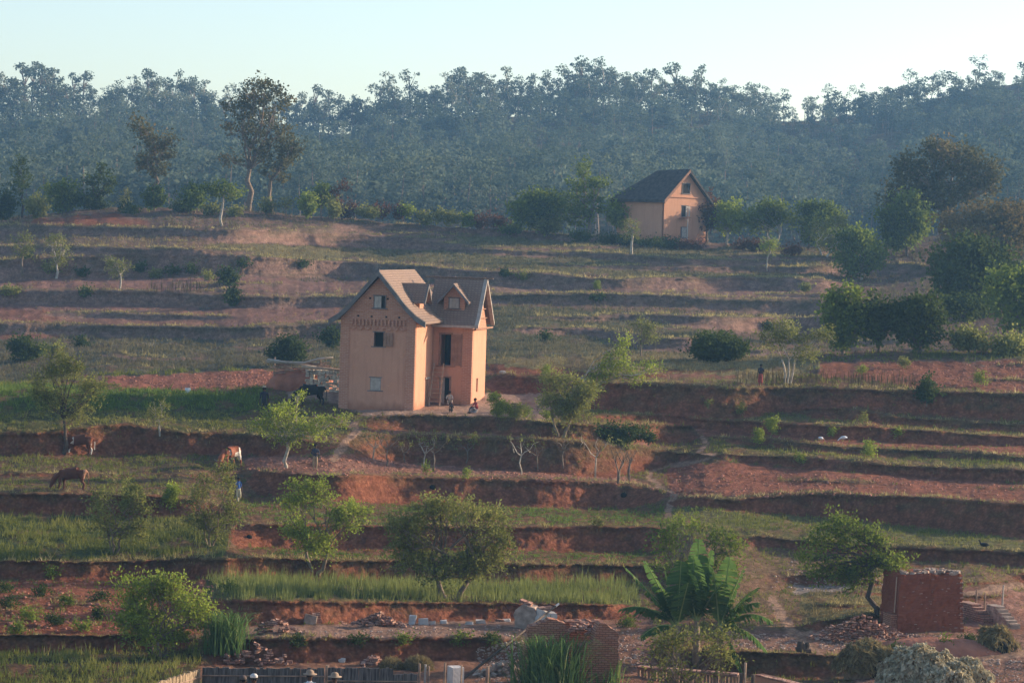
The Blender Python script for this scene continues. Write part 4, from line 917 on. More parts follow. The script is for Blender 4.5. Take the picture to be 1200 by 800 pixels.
# ------------------------------------------------------------------ grass, reeds, crops (uncountable)
def scatter(name, label, mat, kset, per_m2, hmul, width, nbl, seed, cat, lean=.35, dmin=80, dmax=300, hmin=0.0):
    r = np.random.default_rng(seed)
    Gv = G[7:]; A, B, Cc_, Dd_ = Gv[:-1, :-1], Gv[:-1, 1:], Gv[1:, 1:], Gv[1:, :-1]
    vis = (np.array(VIS)[:-1] & np.array(VIS)[1:])[:, None] & ((GPX[:-1, :-1] > -150) & (GPX[:-1, :-1] < 1350)) & (GPY[:-1, :-1] < 845)
    area = np.linalg.norm(np.cross(B - A, Dd_ - A), axis=-1)
    px = np.clip(GPX[:-1, :-1], -490, 1690); py = np.clip(GPY[:-1, :-1], 191, 958)
    den = samp(GD, px, py); ix = (px - PX0).astype(int); iy = (py - PY0).astype(int); kk = GK[iy, ix]; hh = GH[iy, ix]
    dist = A[..., 1]
    far = np.clip(150 / dist, .3, 1.4) ** 1.6
    w = area * den * vis * np.isin(kk, kset) * far * (dist > dmin) * (dist < dmax) * per_m2
    n = r.poisson(np.clip(w, 0, 400)).ravel()
    idx = np.repeat(np.arange(n.size), n)
    if len(idx) == 0: return
    u = r.random((len(idx), 1)); v = r.random((len(idx), 1))
    a = A.reshape(-1, 3)[idx]; b = B.reshape(-1, 3)[idx]; c = Cc_.reshape(-1, 3)[idx]; d = Dd_.reshape(-1, 3)[idx]
    p = (a * (1 - u) + b * u) * (1 - v) + (d * (1 - u) + c * u) * v
    h = hh.ravel()[idx]; ds = dist.ravel()[idx]
    cl = fbm(p[:, 0] / 1.1, p[:, 1] / 1.4, seed, 3); keep = r.random(len(p)) < np.clip((cl - .3) * 3.2, .12, 1)
    p, h, ds, cl = p[keep], h[keep], ds[keep], cl[keep]
    N_ = len(p); H = (h * hmul * np.clip(r.lognormal(-.1, .38 if 3 not in kset else .3, N_) * (.55 + .9 * fbm(p[:, 0] / .7, p[:, 1] / .9, seed + 9, 3)), .25, 2.4))[:, None]
    sc = np.clip(ds / 150, .8, 1.8)[:, None]
    out = []
    for k in range(nbl):
        o = r.normal(size=(N_, 3)) * .07 * sc; o[:, 2] = -.02
        t = r.normal(size=(N_, 3)) * lean; t[:, 2] = 1; t /= np.linalg.norm(t, axis=1, keepdims=True)
        s = r.normal(size=(N_, 3)); s[:, 2] = 0; s /= np.linalg.norm(s, axis=1, keepdims=True)
        hk = H * r.uniform(.6, 1.1, (N_, 1)) * sc ** .5; wk = width * sc
        b0 = p + o
        out.append(np.stack([b0 - s * wk, b0 + s * wk, b0 + t * hk], 1))
    Vv = np.concatenate(out).reshape(-1, 3); Ff = np.arange(len(Vv)).reshape(-1, 3)
    base = np.clip(fbm(p[:, 0] / 3, p[:, 1] / 3, seed + 5, 3) * .9 - .05, 0, 1)
    tint = np.clip(np.tile(base, nbl) + r.normal(size=N_ * nbl) * .16, 0, 1)
    print(name, N_ * nbl)
    tag(link_mesh(name, np_mesh(name, Vv, Ff, [mat], tint=tint)), label, cat, kind='stuff')
scatter('grass', 'short green grass on the terrace flats and lips', M['grass'], [0], 26, 1.0, .028, 4, 1, 'grass', dmax=178)
scatter('upland_grass', 'dull grey-green grass on the upper terraces', M['upland'], [0], 17, 1.0, .028, 4, 11, 'grass', dmin=178)
scatter('dry_grass', 'sparse dry grass and stubble on the ploughed terraces', M['dryg'], [1], 16, 1.1, .022, 3, 2, 'grass')
scatter('crops', 'low green crop plants in the terrace fields', M['crop'], [2], 20, .95, .035, 5, 3, 'crops', lean=.6)
scatter('reeds', 'tall green reeds along the lower terrace', M['reed'], [3], 42, 1.0, .020, 3, 4, 'reeds', lean=.16)

scatter('grass_fringe', 'bright straw grass fringe along the terrace lips, sun glow put into its colour', M['fringe'], [5], 34, 1.0, .024, 4, 6, 'grass', lean=.45)
# clods and stones strewn over bare earth
def pebbles(name, label, mat, polys, n, smin, smax, seed, squash=.6):
    r = np.random.default_rng(seed); ico = MB().ell((0, 0, 0), (1, 1, 1), 5, 4); iv = np.array(ico.v); Vs_, Fs_ = [], []; off = 0
    fq = [f for f in ico.f]
    for pts, wgt in polys:
        pts = np.array(pts, float); m = poly_mask(pts); ys, xs = np.nonzero(m)
        if len(ys) == 0: continue
        for _ in range(int(n * wgt)):
            i = r.integers(len(ys)); b = gpx(xs[i] + PX0 + r.random(), ys[i] + PY0 + r.random())
            s = r.uniform(smin, smax) * r.uniform(.5, 1) ; q = iv * (s, s * r.uniform(.6, 1), s * squash) * r.uniform(.75, 1.2, (len(iv), 1))
            a = r.uniform(0, 3.1); q = np.stack([q[:, 0] * math.cos(a) - q[:, 1] * math.sin(a), q[:, 0] * math.sin(a) + q[:, 1] * math.cos(a), q[:, 2]], 1)
            Vs_.append(q + np.array(b)); Fs_ += [tuple(k + off for k in f) for f in fq]; off += len(iv)
    me = np_mesh(name, np.concatenate(Vs_), Fs_, [mat])
    tag(link_mesh(name, me), label, 'rubble', kind='stuff')
M['clod'] = plain('earth_clod', (.34, .15, .10), var=.3, scale=2); M['stone'] = plain('pale_stone', (.50, .45, .40), var=.35, scale=1.5); M['brickbit'] = plain('brick_rubble', (.45, .24, .17), var=.4, scale=1.2, c2=(.50, .38, .31))
pebbles('clods', 'clods of ploughed red earth lying on the fields', M['clod'], [([(120,440),(310,434),(396,433),(396,450),(320,452),(180,456)], 1), ([(290,534),(405,534),(520,545),(740,560),(778,575),(730,566),(290,551)], .8), ([(1000,424),(1240,424),(1240,455),(1080,454)], .9), ([(790,545),(980,555),(1240,570),(1240,590),(1070,580),(782,582)], .9), ([(0,678),(250,678),(250,740),(0,740)], .7)], 900, .04, .13, 21)
pebbles('rubble', 'broken brick and pale stones strewn on bare ground near the kiln', M['brickbit'], [([(950,742),(1050,740),(1110,745),(1100,762),(1010,765),(960,758)], 1.6), ([(850,742),(930,742),(950,762),(860,760)], .5), ([(1060,775),(1230,770),(1230,800),(1100,800)], .8), ([(560,758),(620,745),(625,800),(560,800)], .9), ([(300,738),(480,735),(620,733),(640,745),(300,745)], .5), ([(930,650),(1040,650),(1040,690),(900,690)], .5), ([(690,735),(750,735),(760,780),(720,780)], .5)], 520, .03, .09, 22)
# ------------------------------------------------------------------ the lower house
M['plaster'] = plaster_mat('ochre_plaster', (.61, .31, .20))
M['brick'] = brick_mat('red_brick', (.50, .21, .13), (.58, .27, .17), (.62, .38, .27), .26, .09, .014, .02, .3, (.40, .19, .13))
M['tiles'] = brick_mat('flat_clay_tiles', (.27, .185, .145), (.32, .225, .175), (.20, .135, .105), .19, .12, .016, .03, .45, (.25, .17, .13))
M['verge'] = plain('grey_verge_boards', (.17, .155, .15), var=.25, scale=2.5, bump=.02)
M['wood'] = plain('brown_boards', (.30, .165, .11), var=.25, scale=3.5, bump=.01)
M['palewood'] = plain('weathered_boards', (.42, .36, .31), var=.2, scale=4, bump=.01)
M['pole'] = plain('peeled_poles', (.47, .32, .22), var=.25, scale=5, bump=.01)
M['thatch'] = plain('dark_thatch', (.055, .05, .05), var=.4, scale=3, bump=.06, bscale=9, c2=(.10, .088, .08))
M['plaster_up'] = plaster_mat('pale_ochre_plaster', (.60, .31, .19), .9)

hb0 = gpx(484, 481); TH = -R(11)
HZ = min(gpx(484, 481).z, gz(hb0.x - 3.5, hb0.y - .2)) - .02
house = empty('brick_house', (hb0.x, hb0.y + .1, HZ), TH, 'tall ochre two-storey brick house with steep tiled gables in the middle of the terraces', 'house')
HS = hb0.y / 150.0

def wall_grid(mb, x0, x1, z0, z1, y, holes, th=.3, axis='x', sign=1):
    """wall in the plane y with rectangular holes and real reveals; axis 'y' swaps x and y"""
    xs = sorted({x0, x1, *[h[0] for h in holes], *[h[1] for h in holes]}); zs = sorted({z0, z1, *[h[2] for h in holes], *[h[3] for h in holes]})
    def inh(x, z): return any(h[0] < x < h[1] and h[2] < z < h[3] for h in holes)
    def T(x, yy, z): return (x, yy, z) if axis == 'x' else (yy, x, z)
    for i in range(len(xs) - 1):
        for j in range(len(zs) - 1):
            a, b, c, d = xs[i], xs[i + 1], zs[j], zs[j + 1]
            if inh((a + b) / 2, (c + d) / 2): continue
            mb.add([T(a, y, c), T(b, y, c), T(b, y, d), T(a, y, d)], [(0, 1, 2, 3)]); mb.add([T(a, y + th * sign, c), T(b, y + th * sign, c), T(b, y + th * sign, d), T(a, y + th * sign, d)], [(3, 2, 1, 0)])
    for h in holes:
        a, b, c, d = h
        for p in (((a, c), (b, c)), ((b, c), (b, d)), ((b, d), (a, d)), ((a, d), (a, c))):
            mb.add([T(p[0][0], y, p[0][1]), T(p[1][0], y, p[1][1]), T(p[1][0], y + th * sign, p[1][1]), T(p[0][0], y + th * sign, p[0][1])], [(0, 1, 2, 3)])
W1, DF, DT, WR = 4.06, 4.2, 7.9, 2.2     # front wing width, its free depth, full depth, right wing width
ZE = 4.95; ZR = 4.62
fl = MB()
# plaster skin between the corner piers, set back 4 cm
wall_grid(fl, -W1 + .5, -.5, -.4, 4.5, .04, [(-2.25, -1.72, 3.48, 4.26), (-2.38, -1.80, 1.15, 1.86)])
wall_grid(fl, 0.04, DF, -.4, ZE - .1, 0.0, [(2.75, 3.45, .02, 1.72)], axis='y', sign=-1)            # sunny side of the front wing
wall_grid(fl, .0, WR - .56, -.4, ZR - .05, DF + .04, [(.42, 1.02, 2.45, 4.12), (.42, 1.0, .03, 1.78)])   # recess wall with the two doors
wall_grid(fl, DF + .3, DT, -.4, ZR - .1, WR, [(DF + 1.35, DF + 1.75, 1.0, 1.75)], axis='y', sign=-1)   # right end
fl.box((-W1 + .15, DT / 2, 2.2), (.26, DT - .1, 5.2)); fl.box((-W1 / 2 + .0, DT - .15, 2.2), (W1 - .1, .28, 5.2)); fl.box((WR / 2, DT - .16, 2.0), (WR - .1, .26, 5.0))
wl = fl.build('wall', M['plaster'], house)
# brick corner piers and brick gable
q = MB()
for x in (-W1 + .25, -.25): MB().box((x, .13, 2.0), (.5, .26, 4.8)).build('corner_pier', M['brick'], house)
MB().box((WR - .28, DF + .13, 2.1), (.56, .26, 5.0)).build('corner_pier', M['brick'], house)
q.box((-W1 / 2, .13, 4.66), (W1, .255, .52))
q.prism([(-W1, 4.92), (0.0, 4.92), (-W1 / 2, 7.12)], .01, .27)
q.box((-W1 / 2, .03, 4.94), (W1 - .96, .10, .07)); q.box((-W1 / 2, .03, 4.56), (W1 - .96, .10, .06))
q.build('front_gable', M['brick'], house)
fz = MB()
for i in range(15): fz.box((-W1 + .62 + i * (W1 - 1.24) / 14, -.03, 4.75), (.10, .14, .32))
for i in range(8):
    x = -W1 + .69 + i * (W1 - 1.38) / 7
    fz.prism([(x - .19, 4.52), (x + .19, 4.52), (x + .10, 4.38), (x, 4.30), (x - .10, 4.38)], -.03, .05)
fz.build('frieze', M['brick'], house)
# ledges of the gable; putlog holes are black blocks, shade painted in
for x, z, w_ in [(-3.05, 5.32, .55), (-1.0, 5.32, .5), (-2.75, 5.72, .5), (-1.35, 5.74, .45), (-2.55, 6.2, .5), (-1.5, 6.2, .45)]: MB().box((x, -.01, z), (w_, .06, .05)).build('brick_ledge', M['brick'], house)
for x, z in [(-3.12, 5.08), (-2.4, 5.06), (-1.6, 5.06), (-.9, 5.06), (-2.5, 6.02), (-1.55, 6.02)]: MB().box((x, .005, z), (.1, .03, .09)).build('putlog_hole', M['dark'], house)
# gable of the right end
g = MB(); g.prism([(DF + .02, ZR - .12), (DT - .02, ZR - .12), ((DF + DT) / 2, 6.75)], WR - .26, WR - .005, axis='x'); g.build('end_gable', M['brick'], house)
def slab(mb, pts, y0, y1, th, axis='y'):
    """roof sheet following the profile pts (a,z), thickness th downwards"""
    up = [(a, z) for a, z in pts]; dn = []
    for i, (a, z) in enumerate(pts): dn.append((a, z - th))
    mb.prism(up + dn[::-1], y0, y1, axis)
# front wing roof: steep, flaring out at the eaves
cx = -W1 / 2
prof = [(cx, 7.52), (cx + .75, 6.66), (cx + 1.55, 5.70), (cx + 2.1, 5.20), (cx + 2.62, 4.88)]
rf = MB(); slab(rf, prof, -.22, DT + .25, .13); slab(rf, [(2 * cx - a, z) for a, z in prof], -.22, DT + .25, .13)
roof = rf.build('roof', M['tiles'], house)
vb = MB(); slab(vb, [(a, z - .02) for a, z in prof], -.34, -.215, .30); slab(vb, [(2 * cx - a, z - .02) for a, z in prof], -.34, -.215, .30)
vb.box((cx, -.28, 7.42), (.14, .125, .3)); vb.build('verge', M['verge'], roof)
# right wing roof
ym = (DF + DT) / 2; e0 = DF - .38
pr = [(e0, 4.66), (e0 + .45, 5.02), (ym, 7.16), (DT + .35, 4.72)]
rf = MB(); slab(rf, pr, -.35, WR + .16, .10, 'x'); roof2 = rf.build('roof', M['tiles'], house)
rb = MB()
for i in range(9): rb.box((-.9 + .2 + i * .42, ym, 7.18 + (.012 if i % 2 else 0)), (.40, .16, .07))
rb.build('ridge_tile', M['tiles'], roof2)
vb = MB(); slab(vb, [(a, z + .02) for a, z in pr], WR + .163, WR + .37, .17, 'x'); vb.box((WR / 2 + .06, e0 - .03, 4.58), (WR + .2, .05, .13)); vb.build('verge', M['palewood'], roof2)
bm_ = MB(); bm_.box((WR + .12, ym + .55, 4.45), (.09, 4.6, .09)); bm_.build('tie_beam', M['wood'], house)
bm_ = MB()
for k, z in enumerate((5.0, 5.5, 6.0)): bm_.box((WR + .06, ym, z), (.05, (7.1 - z) * 1.5, .05))
bm_.build('purlin', M['wood'], house)
# dormer on the sunny slope, facing right
def dormer(cxl, cyl, zb, w, wz, zr, dep, face, nm):
    """face 'x': looks to +x; 'y': looks to -y. cxl,cyl: middle of its front wall foot"""
    def T(a, b, z): return (cxl - b, cyl + a, z) if face == 'x' else (cxl + a, cyl + b, z)
    h = MB(); a0, a1 = -w / 2, w / 2
    h.add([T(a0, 0, zb), T(a1, 0, zb), T(a1, 0, wz), T(0, 0, zr - .12), T(a0, 0, wz), T(a0, dep, zb), T(a1, dep, zb), T(a1, dep, wz), T(0, dep, zr - .12), T(a0, dep, wz)],
          [(0, 1, 2, 3, 4), (9, 8, 7, 6, 5), (0, 4, 9, 5), (1, 6, 7, 2), (0, 5, 6, 1)])
    d = h.build('dormer', M['brick'], house)
    r = MB(); ov = .30; dz = (zr - wz) / (w / 2) * ov
    for s in (-1, 1):
        p = [T(0, -.28, zr), T(s * (w / 2 + ov * .55), -.28, wz - dz * .35), T(s * (w / 2 + ov), -.28, wz - dz * .55), T(0, dep + .2, zr), T(s * (w / 2 + ov * .55), dep + .2, wz - dz * .35), T(s * (w / 2 + ov), dep + .2, wz - dz * .55)]
        q_ = [(x, y, z - .09) for x, y, z in p]
        r.add(p + q_, [(0, 1, 4, 3), (1, 2, 5, 4), (9, 10, 7, 6), (10, 11, 8, 7), (0, 6, 7, 1), (1, 7, 8, 2), (3, 4, 10, 9), (4, 5, 11, 10), (2, 8, 11, 5)])
    r.build('dormer_roof', M['tiles'], d)
    v = MB()
    for s in (-1, 1):
        p = [T(0, -.285, zr - .01), T(s * (w / 2 + ov), -.285, wz - dz * .55)]; p2 = [T(0, -.37, zr - .01), T(s * (w / 2 + ov), -.37, wz - dz * .55)]
        q_ = [(x, y, z - .17) for x, y, z in p + p2]; v.add(p + p2 + q_, [(0, 1, 3, 2), (4, 6, 7, 5), (0, 4, 5, 1), (2, 3, 7, 6), (1, 5, 7, 3), (0, 2, 6, 4)])
    v.build('verge', M['verge'], d)
    return d, T
d1, T1 = dormer(-.28, 2.6, 5.15, 1.1, 6.1, 6.85, 1.6, 'x', 'a')
d2, T2 = dormer(1.04, 4.62, 5.35, 1.15, 6.12, 6.88, 1.3, 'y', 'b')
def win(par, x, z0, z1, w, y, name='window', shut=(), dark=True, T=None, frame=.05, mat='palewood'):
    """framed window at x, in the wall plane y (outer face); shut = list of (x0,x1) boards in width units"""
    T = T or (lambda a, b, z: (a, b, z))
    f = MB(); A = lambda a0, a1, b0, b1, c0, c1: f.add([T(a, b, c) for c in (c0, c1) for a, b in ((a0, b0), (a1, b0), (a1, b1), (a0, b1))], [(3, 2, 1, 0), (4, 5, 6, 7), (0, 1, 5, 4), (1, 2, 6, 5), (2, 3, 7, 6), (3, 0, 4, 7)])
    x0, x1 = x - w / 2, x + w / 2; e = frame
    A(x0 - e, x0, y - .05, y + .04, z0 - e, z1 + e); A(x1, x1 + e, y - .05, y + .04, z0 - e, z1 + e); A(x0 - e - .04, x1 + e + .04, y - .07, y + .04, z1, z1 + e); A(x0 - e - .1, x1 + e + .1, y - .09, y + .04, z0 - e, z0)
    o = f.build(name, M['verge'], par)
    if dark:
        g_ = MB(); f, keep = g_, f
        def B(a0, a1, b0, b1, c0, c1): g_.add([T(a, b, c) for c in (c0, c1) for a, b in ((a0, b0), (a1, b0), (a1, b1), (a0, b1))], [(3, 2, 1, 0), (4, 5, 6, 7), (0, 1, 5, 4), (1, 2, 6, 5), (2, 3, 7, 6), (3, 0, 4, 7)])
        B(x0, x1, y - .006, y + .03, z0, z1); g_.build('gloom_fill', M['dark'], o)  # black panel in the frame: gloom of the recess put into colour
    for (s0, s1, dy) in shut:
        g_ = MB(); nb = max(2, int((s1 - s0) * w / .14))
        for k in range(nb):
            a0 = x0 + (s0 + (s1 - s0) * k / nb) * w + .004; a1 = x0 + (s0 + (s1 - s0) * (k + 1) / nb) * w - .004
            c = [T(a, b, c_) for c_ in (z0 + .01, z1 - .01) for a, b in ((a0, y - dy - .03), (a1, y - dy - .03), (a1, y - dy), (a0, y - dy))]
            g_.add(c, [(3, 2, 1, 0), (4, 5, 6, 7), (0, 1, 5, 4), (1, 2, 6, 5), (2, 3, 7, 6), (3, 0, 4, 7)])
        g_.build('shutter', M[mat], o)
    return o
win(house, -1.97, 5.52, 6.16, .56, .01, shut=[(0, .66, .02)])                         # attic, one leaf open
o = win(house, -1.985, 3.5, 4.24, .50, .10, shut=[(1.05, 2.1, .13)], dark=False, mat='wood')
o = win(house, -2.09, 1.17, 1.84, .55, .10, shut=[(0, 1, .02)], dark=False)
win(d2, 0, 5.52, 6.08, .52, 0.0, T=T2, shut=[(0, 1, .015)], frame=.045)
# doors of the recess
def leaf_door(name, x0, x1, z0, z1, y, mat, rz=0, hinge='l', label=None):
    g_ = MB(); n = max(3, int((x1 - x0) / .16))
    for k in range(n):
        a0 = x0 + (x1 - x0) * k / n + .003; a1 = x0 + (x1 - x0) * (k + 1) / n - .003; g_.box(((a0 + a1) / 2, y, (z0 + z1) / 2), (a1 - a0, .035, z1 - z0))
    for z in (z0 + .25, z1 - .25): g_.box(((x0 + x1) / 2, y - .03, z), (x1 - x0 - .04, .025, .09))
    return g_.build(name, M[mat], house)
leaf_door('door', 1.03, 1.58, 2.45, 4.12, DF - .02, 'wood')
leaf_door('door', .43, .72, .05, 1.76, DF + .12, 'palewood')
fr = MB(); fr.box((.39, DF + .02, 3.28), (.06, .1, 1.74)); fr.box((.73, DF + .0, 4.16), (.74, .12, .08)); fr.box((.75, DF - .02, 2.41), (1.0, .16, .07)); fr.box((1.61, DF + .0, 3.28), (.06, .07, 1.8)); fr.build('door_frame', M['wood'], house)
fr = MB(); fr.box((1.03, DF + .01, .9), (.06, .1, 1.75)); fr.box((.71, DF + .0, 1.82), (.72, .12, .07)); fr.build('door_frame', M['wood'], house)
g_ = MB(); g_.box((-.05, 3.1, .86), (.05, .66, 1.66)); g_.build('side_door', M['wood'], house)
g_ = MB(); g_.box((.02, 3.1, 1.78), (.1, 1.0, .09)); g_.build('lintel', M['palewood'], house)
g_ = MB()
for k in range(6): g_.box((.10, 2.9 + k * .22, 4.78 - (k % 2) * .02), (.16, .10, .09))
g_.box((.06, 3.4, 4.86), (.12, 1.6, .05)); g_.build('eave_beam', M['wood'], house)
# black backing panels: painted gloom for the openings to look into
g_ = MB(); g_.box((-W1 / 2, 1.4, 2.2), (W1 - .7, .05, 5)); g_.build('gloom_backing', M['dark'], house)
g_ = MB(); g_.box((WR / 2, DF + 1.6, 2.2), (WR - .7, .05, 4.6)); g_.build('gloom_backing', M['dark'], house)

def hl(x, y, z=0):        # house-local to world
    return Vector((hb0.x, hb0.y + .1, HZ)) + Matrix.Rotation(TH, 3, 'Z') @ Vector((x, y, z))
# ladder
lad = empty('ladder', hl(.42, DF - 1.05, .0), TH, 'wooden pole ladder leaning from the yard to the upper door of the lower house', 'ladder')
lad.location.z = gz(lad.location.x, lad.location.y) + .0
top = 2.55 + HZ - lad.location.z
for s in (-.26, .26):
    mb = MB(); mb.tube([(s * 1.15, 0, 0), (s, .9, top)], [.045, .035], 6); mb.build('rail', M['pole'], lad)
for k in range(9):
    t = .1 + .88 * k / 9; mb = MB(); mb.tube([(-.36, .9 * t - .03, top * t), (.36, .9 * t - .03, top * t)], .022, 5); mb.build('rung', M['pole'], lad)

# ------------------------------------------------------------------ the upper house
ub = gpx(777, 287); UB = P(777, 281, ub.y); D2 = ub.y; s2 = D2 / F_PX
UT = R(44)
upper = empty('mud_house', (UB[0], UB[1], UB[2] - .3), UT, 'ochre mud house with a dark thatched roof on the crest at the upper right', 'house')
Z2 = .3
# local x runs along the gable wall to the right, y back along the side wall; origin = near corner
wg, wd = 53 * s2 / math.cos(R(44)), 53 * s2 / math.sin(R(44)); hw = 51 * s2 + Z2
ap = (283 - 202) * s2 + Z2
mb = MB()
wall_grid(mb, 0, wg, 0, hw, 0, [(wg * .40, wg * .58, Z2 + 2.35, Z2 + 3.5), (wg * .40, wg * .56, Z2 + .2, Z2 + 1.35)], .35)
mb.prism([(0, hw), (wg, hw), (wg / 2, ap)], 0.0, .34)
mb.box((-.0 + .17, wd / 2 + .1, hw / 2), (.34, wd - .25, hw)); mb.box((wg - .18, wd / 2 + .1, hw / 2), (.34, wd - .25, hw)); mb.box((wg / 2, wd - .05, hw / 2), (wg - .8, .3, hw))
mb.build('wall', M['plaster_up'], upper)
mb = MB(); ov = .5
r1 = [(-ov, hw - .45), (wg / 2, ap + .25), (wg + ov * .6, hw - .3)]
# hipped at the far end like the photo's sloping left edge
def P3(a, z, y): return (a, y, z)
y0, y1 = -.45, wd + .55; yr = wd * .62
v = [P3(-ov, hw - .35, y0), P3(wg / 2, ap + .28, y0), P3(wg + ov, hw - .35, y0), P3(-ov, hw - .35, y1), P3(wg / 2, ap + .1, yr), P3(wg + ov, hw - .35, y1)]
v2 = [(a, b, c - .28) for a, b, c in v]
mb.add(v + v2, [(0, 1, 4, 3), (1, 2, 5, 4), (3, 4, 5), (6, 9, 10, 7), (7, 10, 11, 8), (9, 11, 10), (0, 6, 7, 1), (1, 7, 8, 2), (0, 3, 9, 6), (2, 8, 11, 5), (3, 5, 11, 9)])
mb.build('roof', M['thatch'], upper)
mb = MB(); mb.add([(-ov - .02, y0 - .1, hw - .40), (wg / 2, y0 - .1, ap + .22), (wg / 2, y0 - .1, ap - .08), (-ov - .02, y0 - .1, hw - .75)] + [(-ov - .02, y0 - .02, hw - .40), (wg / 2, y0 - .02, ap + .22), (wg / 2, y0 - .02, ap - .08), (-ov - .02, y0 - .02, hw - .75)], [(0, 1, 2, 3), (7, 6, 5, 4), (0, 4, 5, 1), (1, 5, 6, 2), (2, 6, 7, 3), (3, 7, 4, 0)])
mb.build('barge_board', M['wood'], upper)
win(upper, wg * .50, ap - 2.15, ap - 1.2, 1.0, 0.0, frame=.08)
mb = MB(); mb.box((wg / 2, -.05, hw - .02), (wg, .12, .09)); mb.build('ledge', M['plaster_up'], upper)
o = win(upper, wg * .46, Z2 + 2.4, Z2 + 3.45, .55, .05, shut=[(1.05, 2.2, .04)], dark=True, frame=.07)
win(upper, wg * .49, Z2 + .3, Z2 + 1.3, .7, .05, shut=[(0, 1, .02)], frame=.07)
mb = MB(); mb.box((wg * .36, -.62, Z2 + 2.2), (.10, 1.2, .10)); mb.box((wg * .46, -.35, Z2 + 2.28), (.9, .6, .05)); mb.box((wg * .36, -1.15, Z2 + 2.75), (.07, .07, .95)); mb.build('balcony', M['wood'], upper)
mb = MB(); mb.box((wg * .37, -1.12, Z2 + 1.0), (.09, .09, 2.4)); mb.build('balcony_post', M['palewood'], upper)
# ------------------------------------------------------------------ skinned bodies
def skin_mesh(name, verts, edges, radii, mats, pick=None, sub=1, smooth=True):
    """grow one continuous body over a skeleton; pick(face centre) -> material index"""
    me = bpy.data.meshes.new(name); me.from_pydata([tuple(v) for v in verts], edges, [])
    o = bpy.data.objects.new(name, me); COL.objects.link(o)
    md = o.modifiers.new('s', 'SKIN'); md.branch_smoothing = .6; md.use_smooth_shade = True
    for i, r_ in enumerate(radii):
        sv = me.skin_vertices[0].data[i]; sv.radius = (r_, r_) if not hasattr(r_, '__len__') else r_; sv.use_root = (i == 0)
    o.modifiers.new('d', 'SUBSURF').levels = sub
    dg = bpy.context.evaluated_depsgraph_get(); dg.update()
    m2 = bpy.data.meshes.new_from_object(o.evaluated_get(dg)); m2.name = name
    bpy.data.objects.remove(o); bpy.data.meshes.remove(me)
    m2.materials.clear()
    for m_ in mats: m2.materials.append(m_)
    if pick:
        for p in m2.polygons: p.material_index = pick(p.center)
    for p in m2.polygons: p.use_smooth = True
    return m2
M['skin'] = plain('brown_skin', (.10, .05, .033), var=.1, rough=.6)
def cloth(name, c): 
    if name not in M: M[name] = plain(name, c, var=.18, scale=6)
    return M[name]
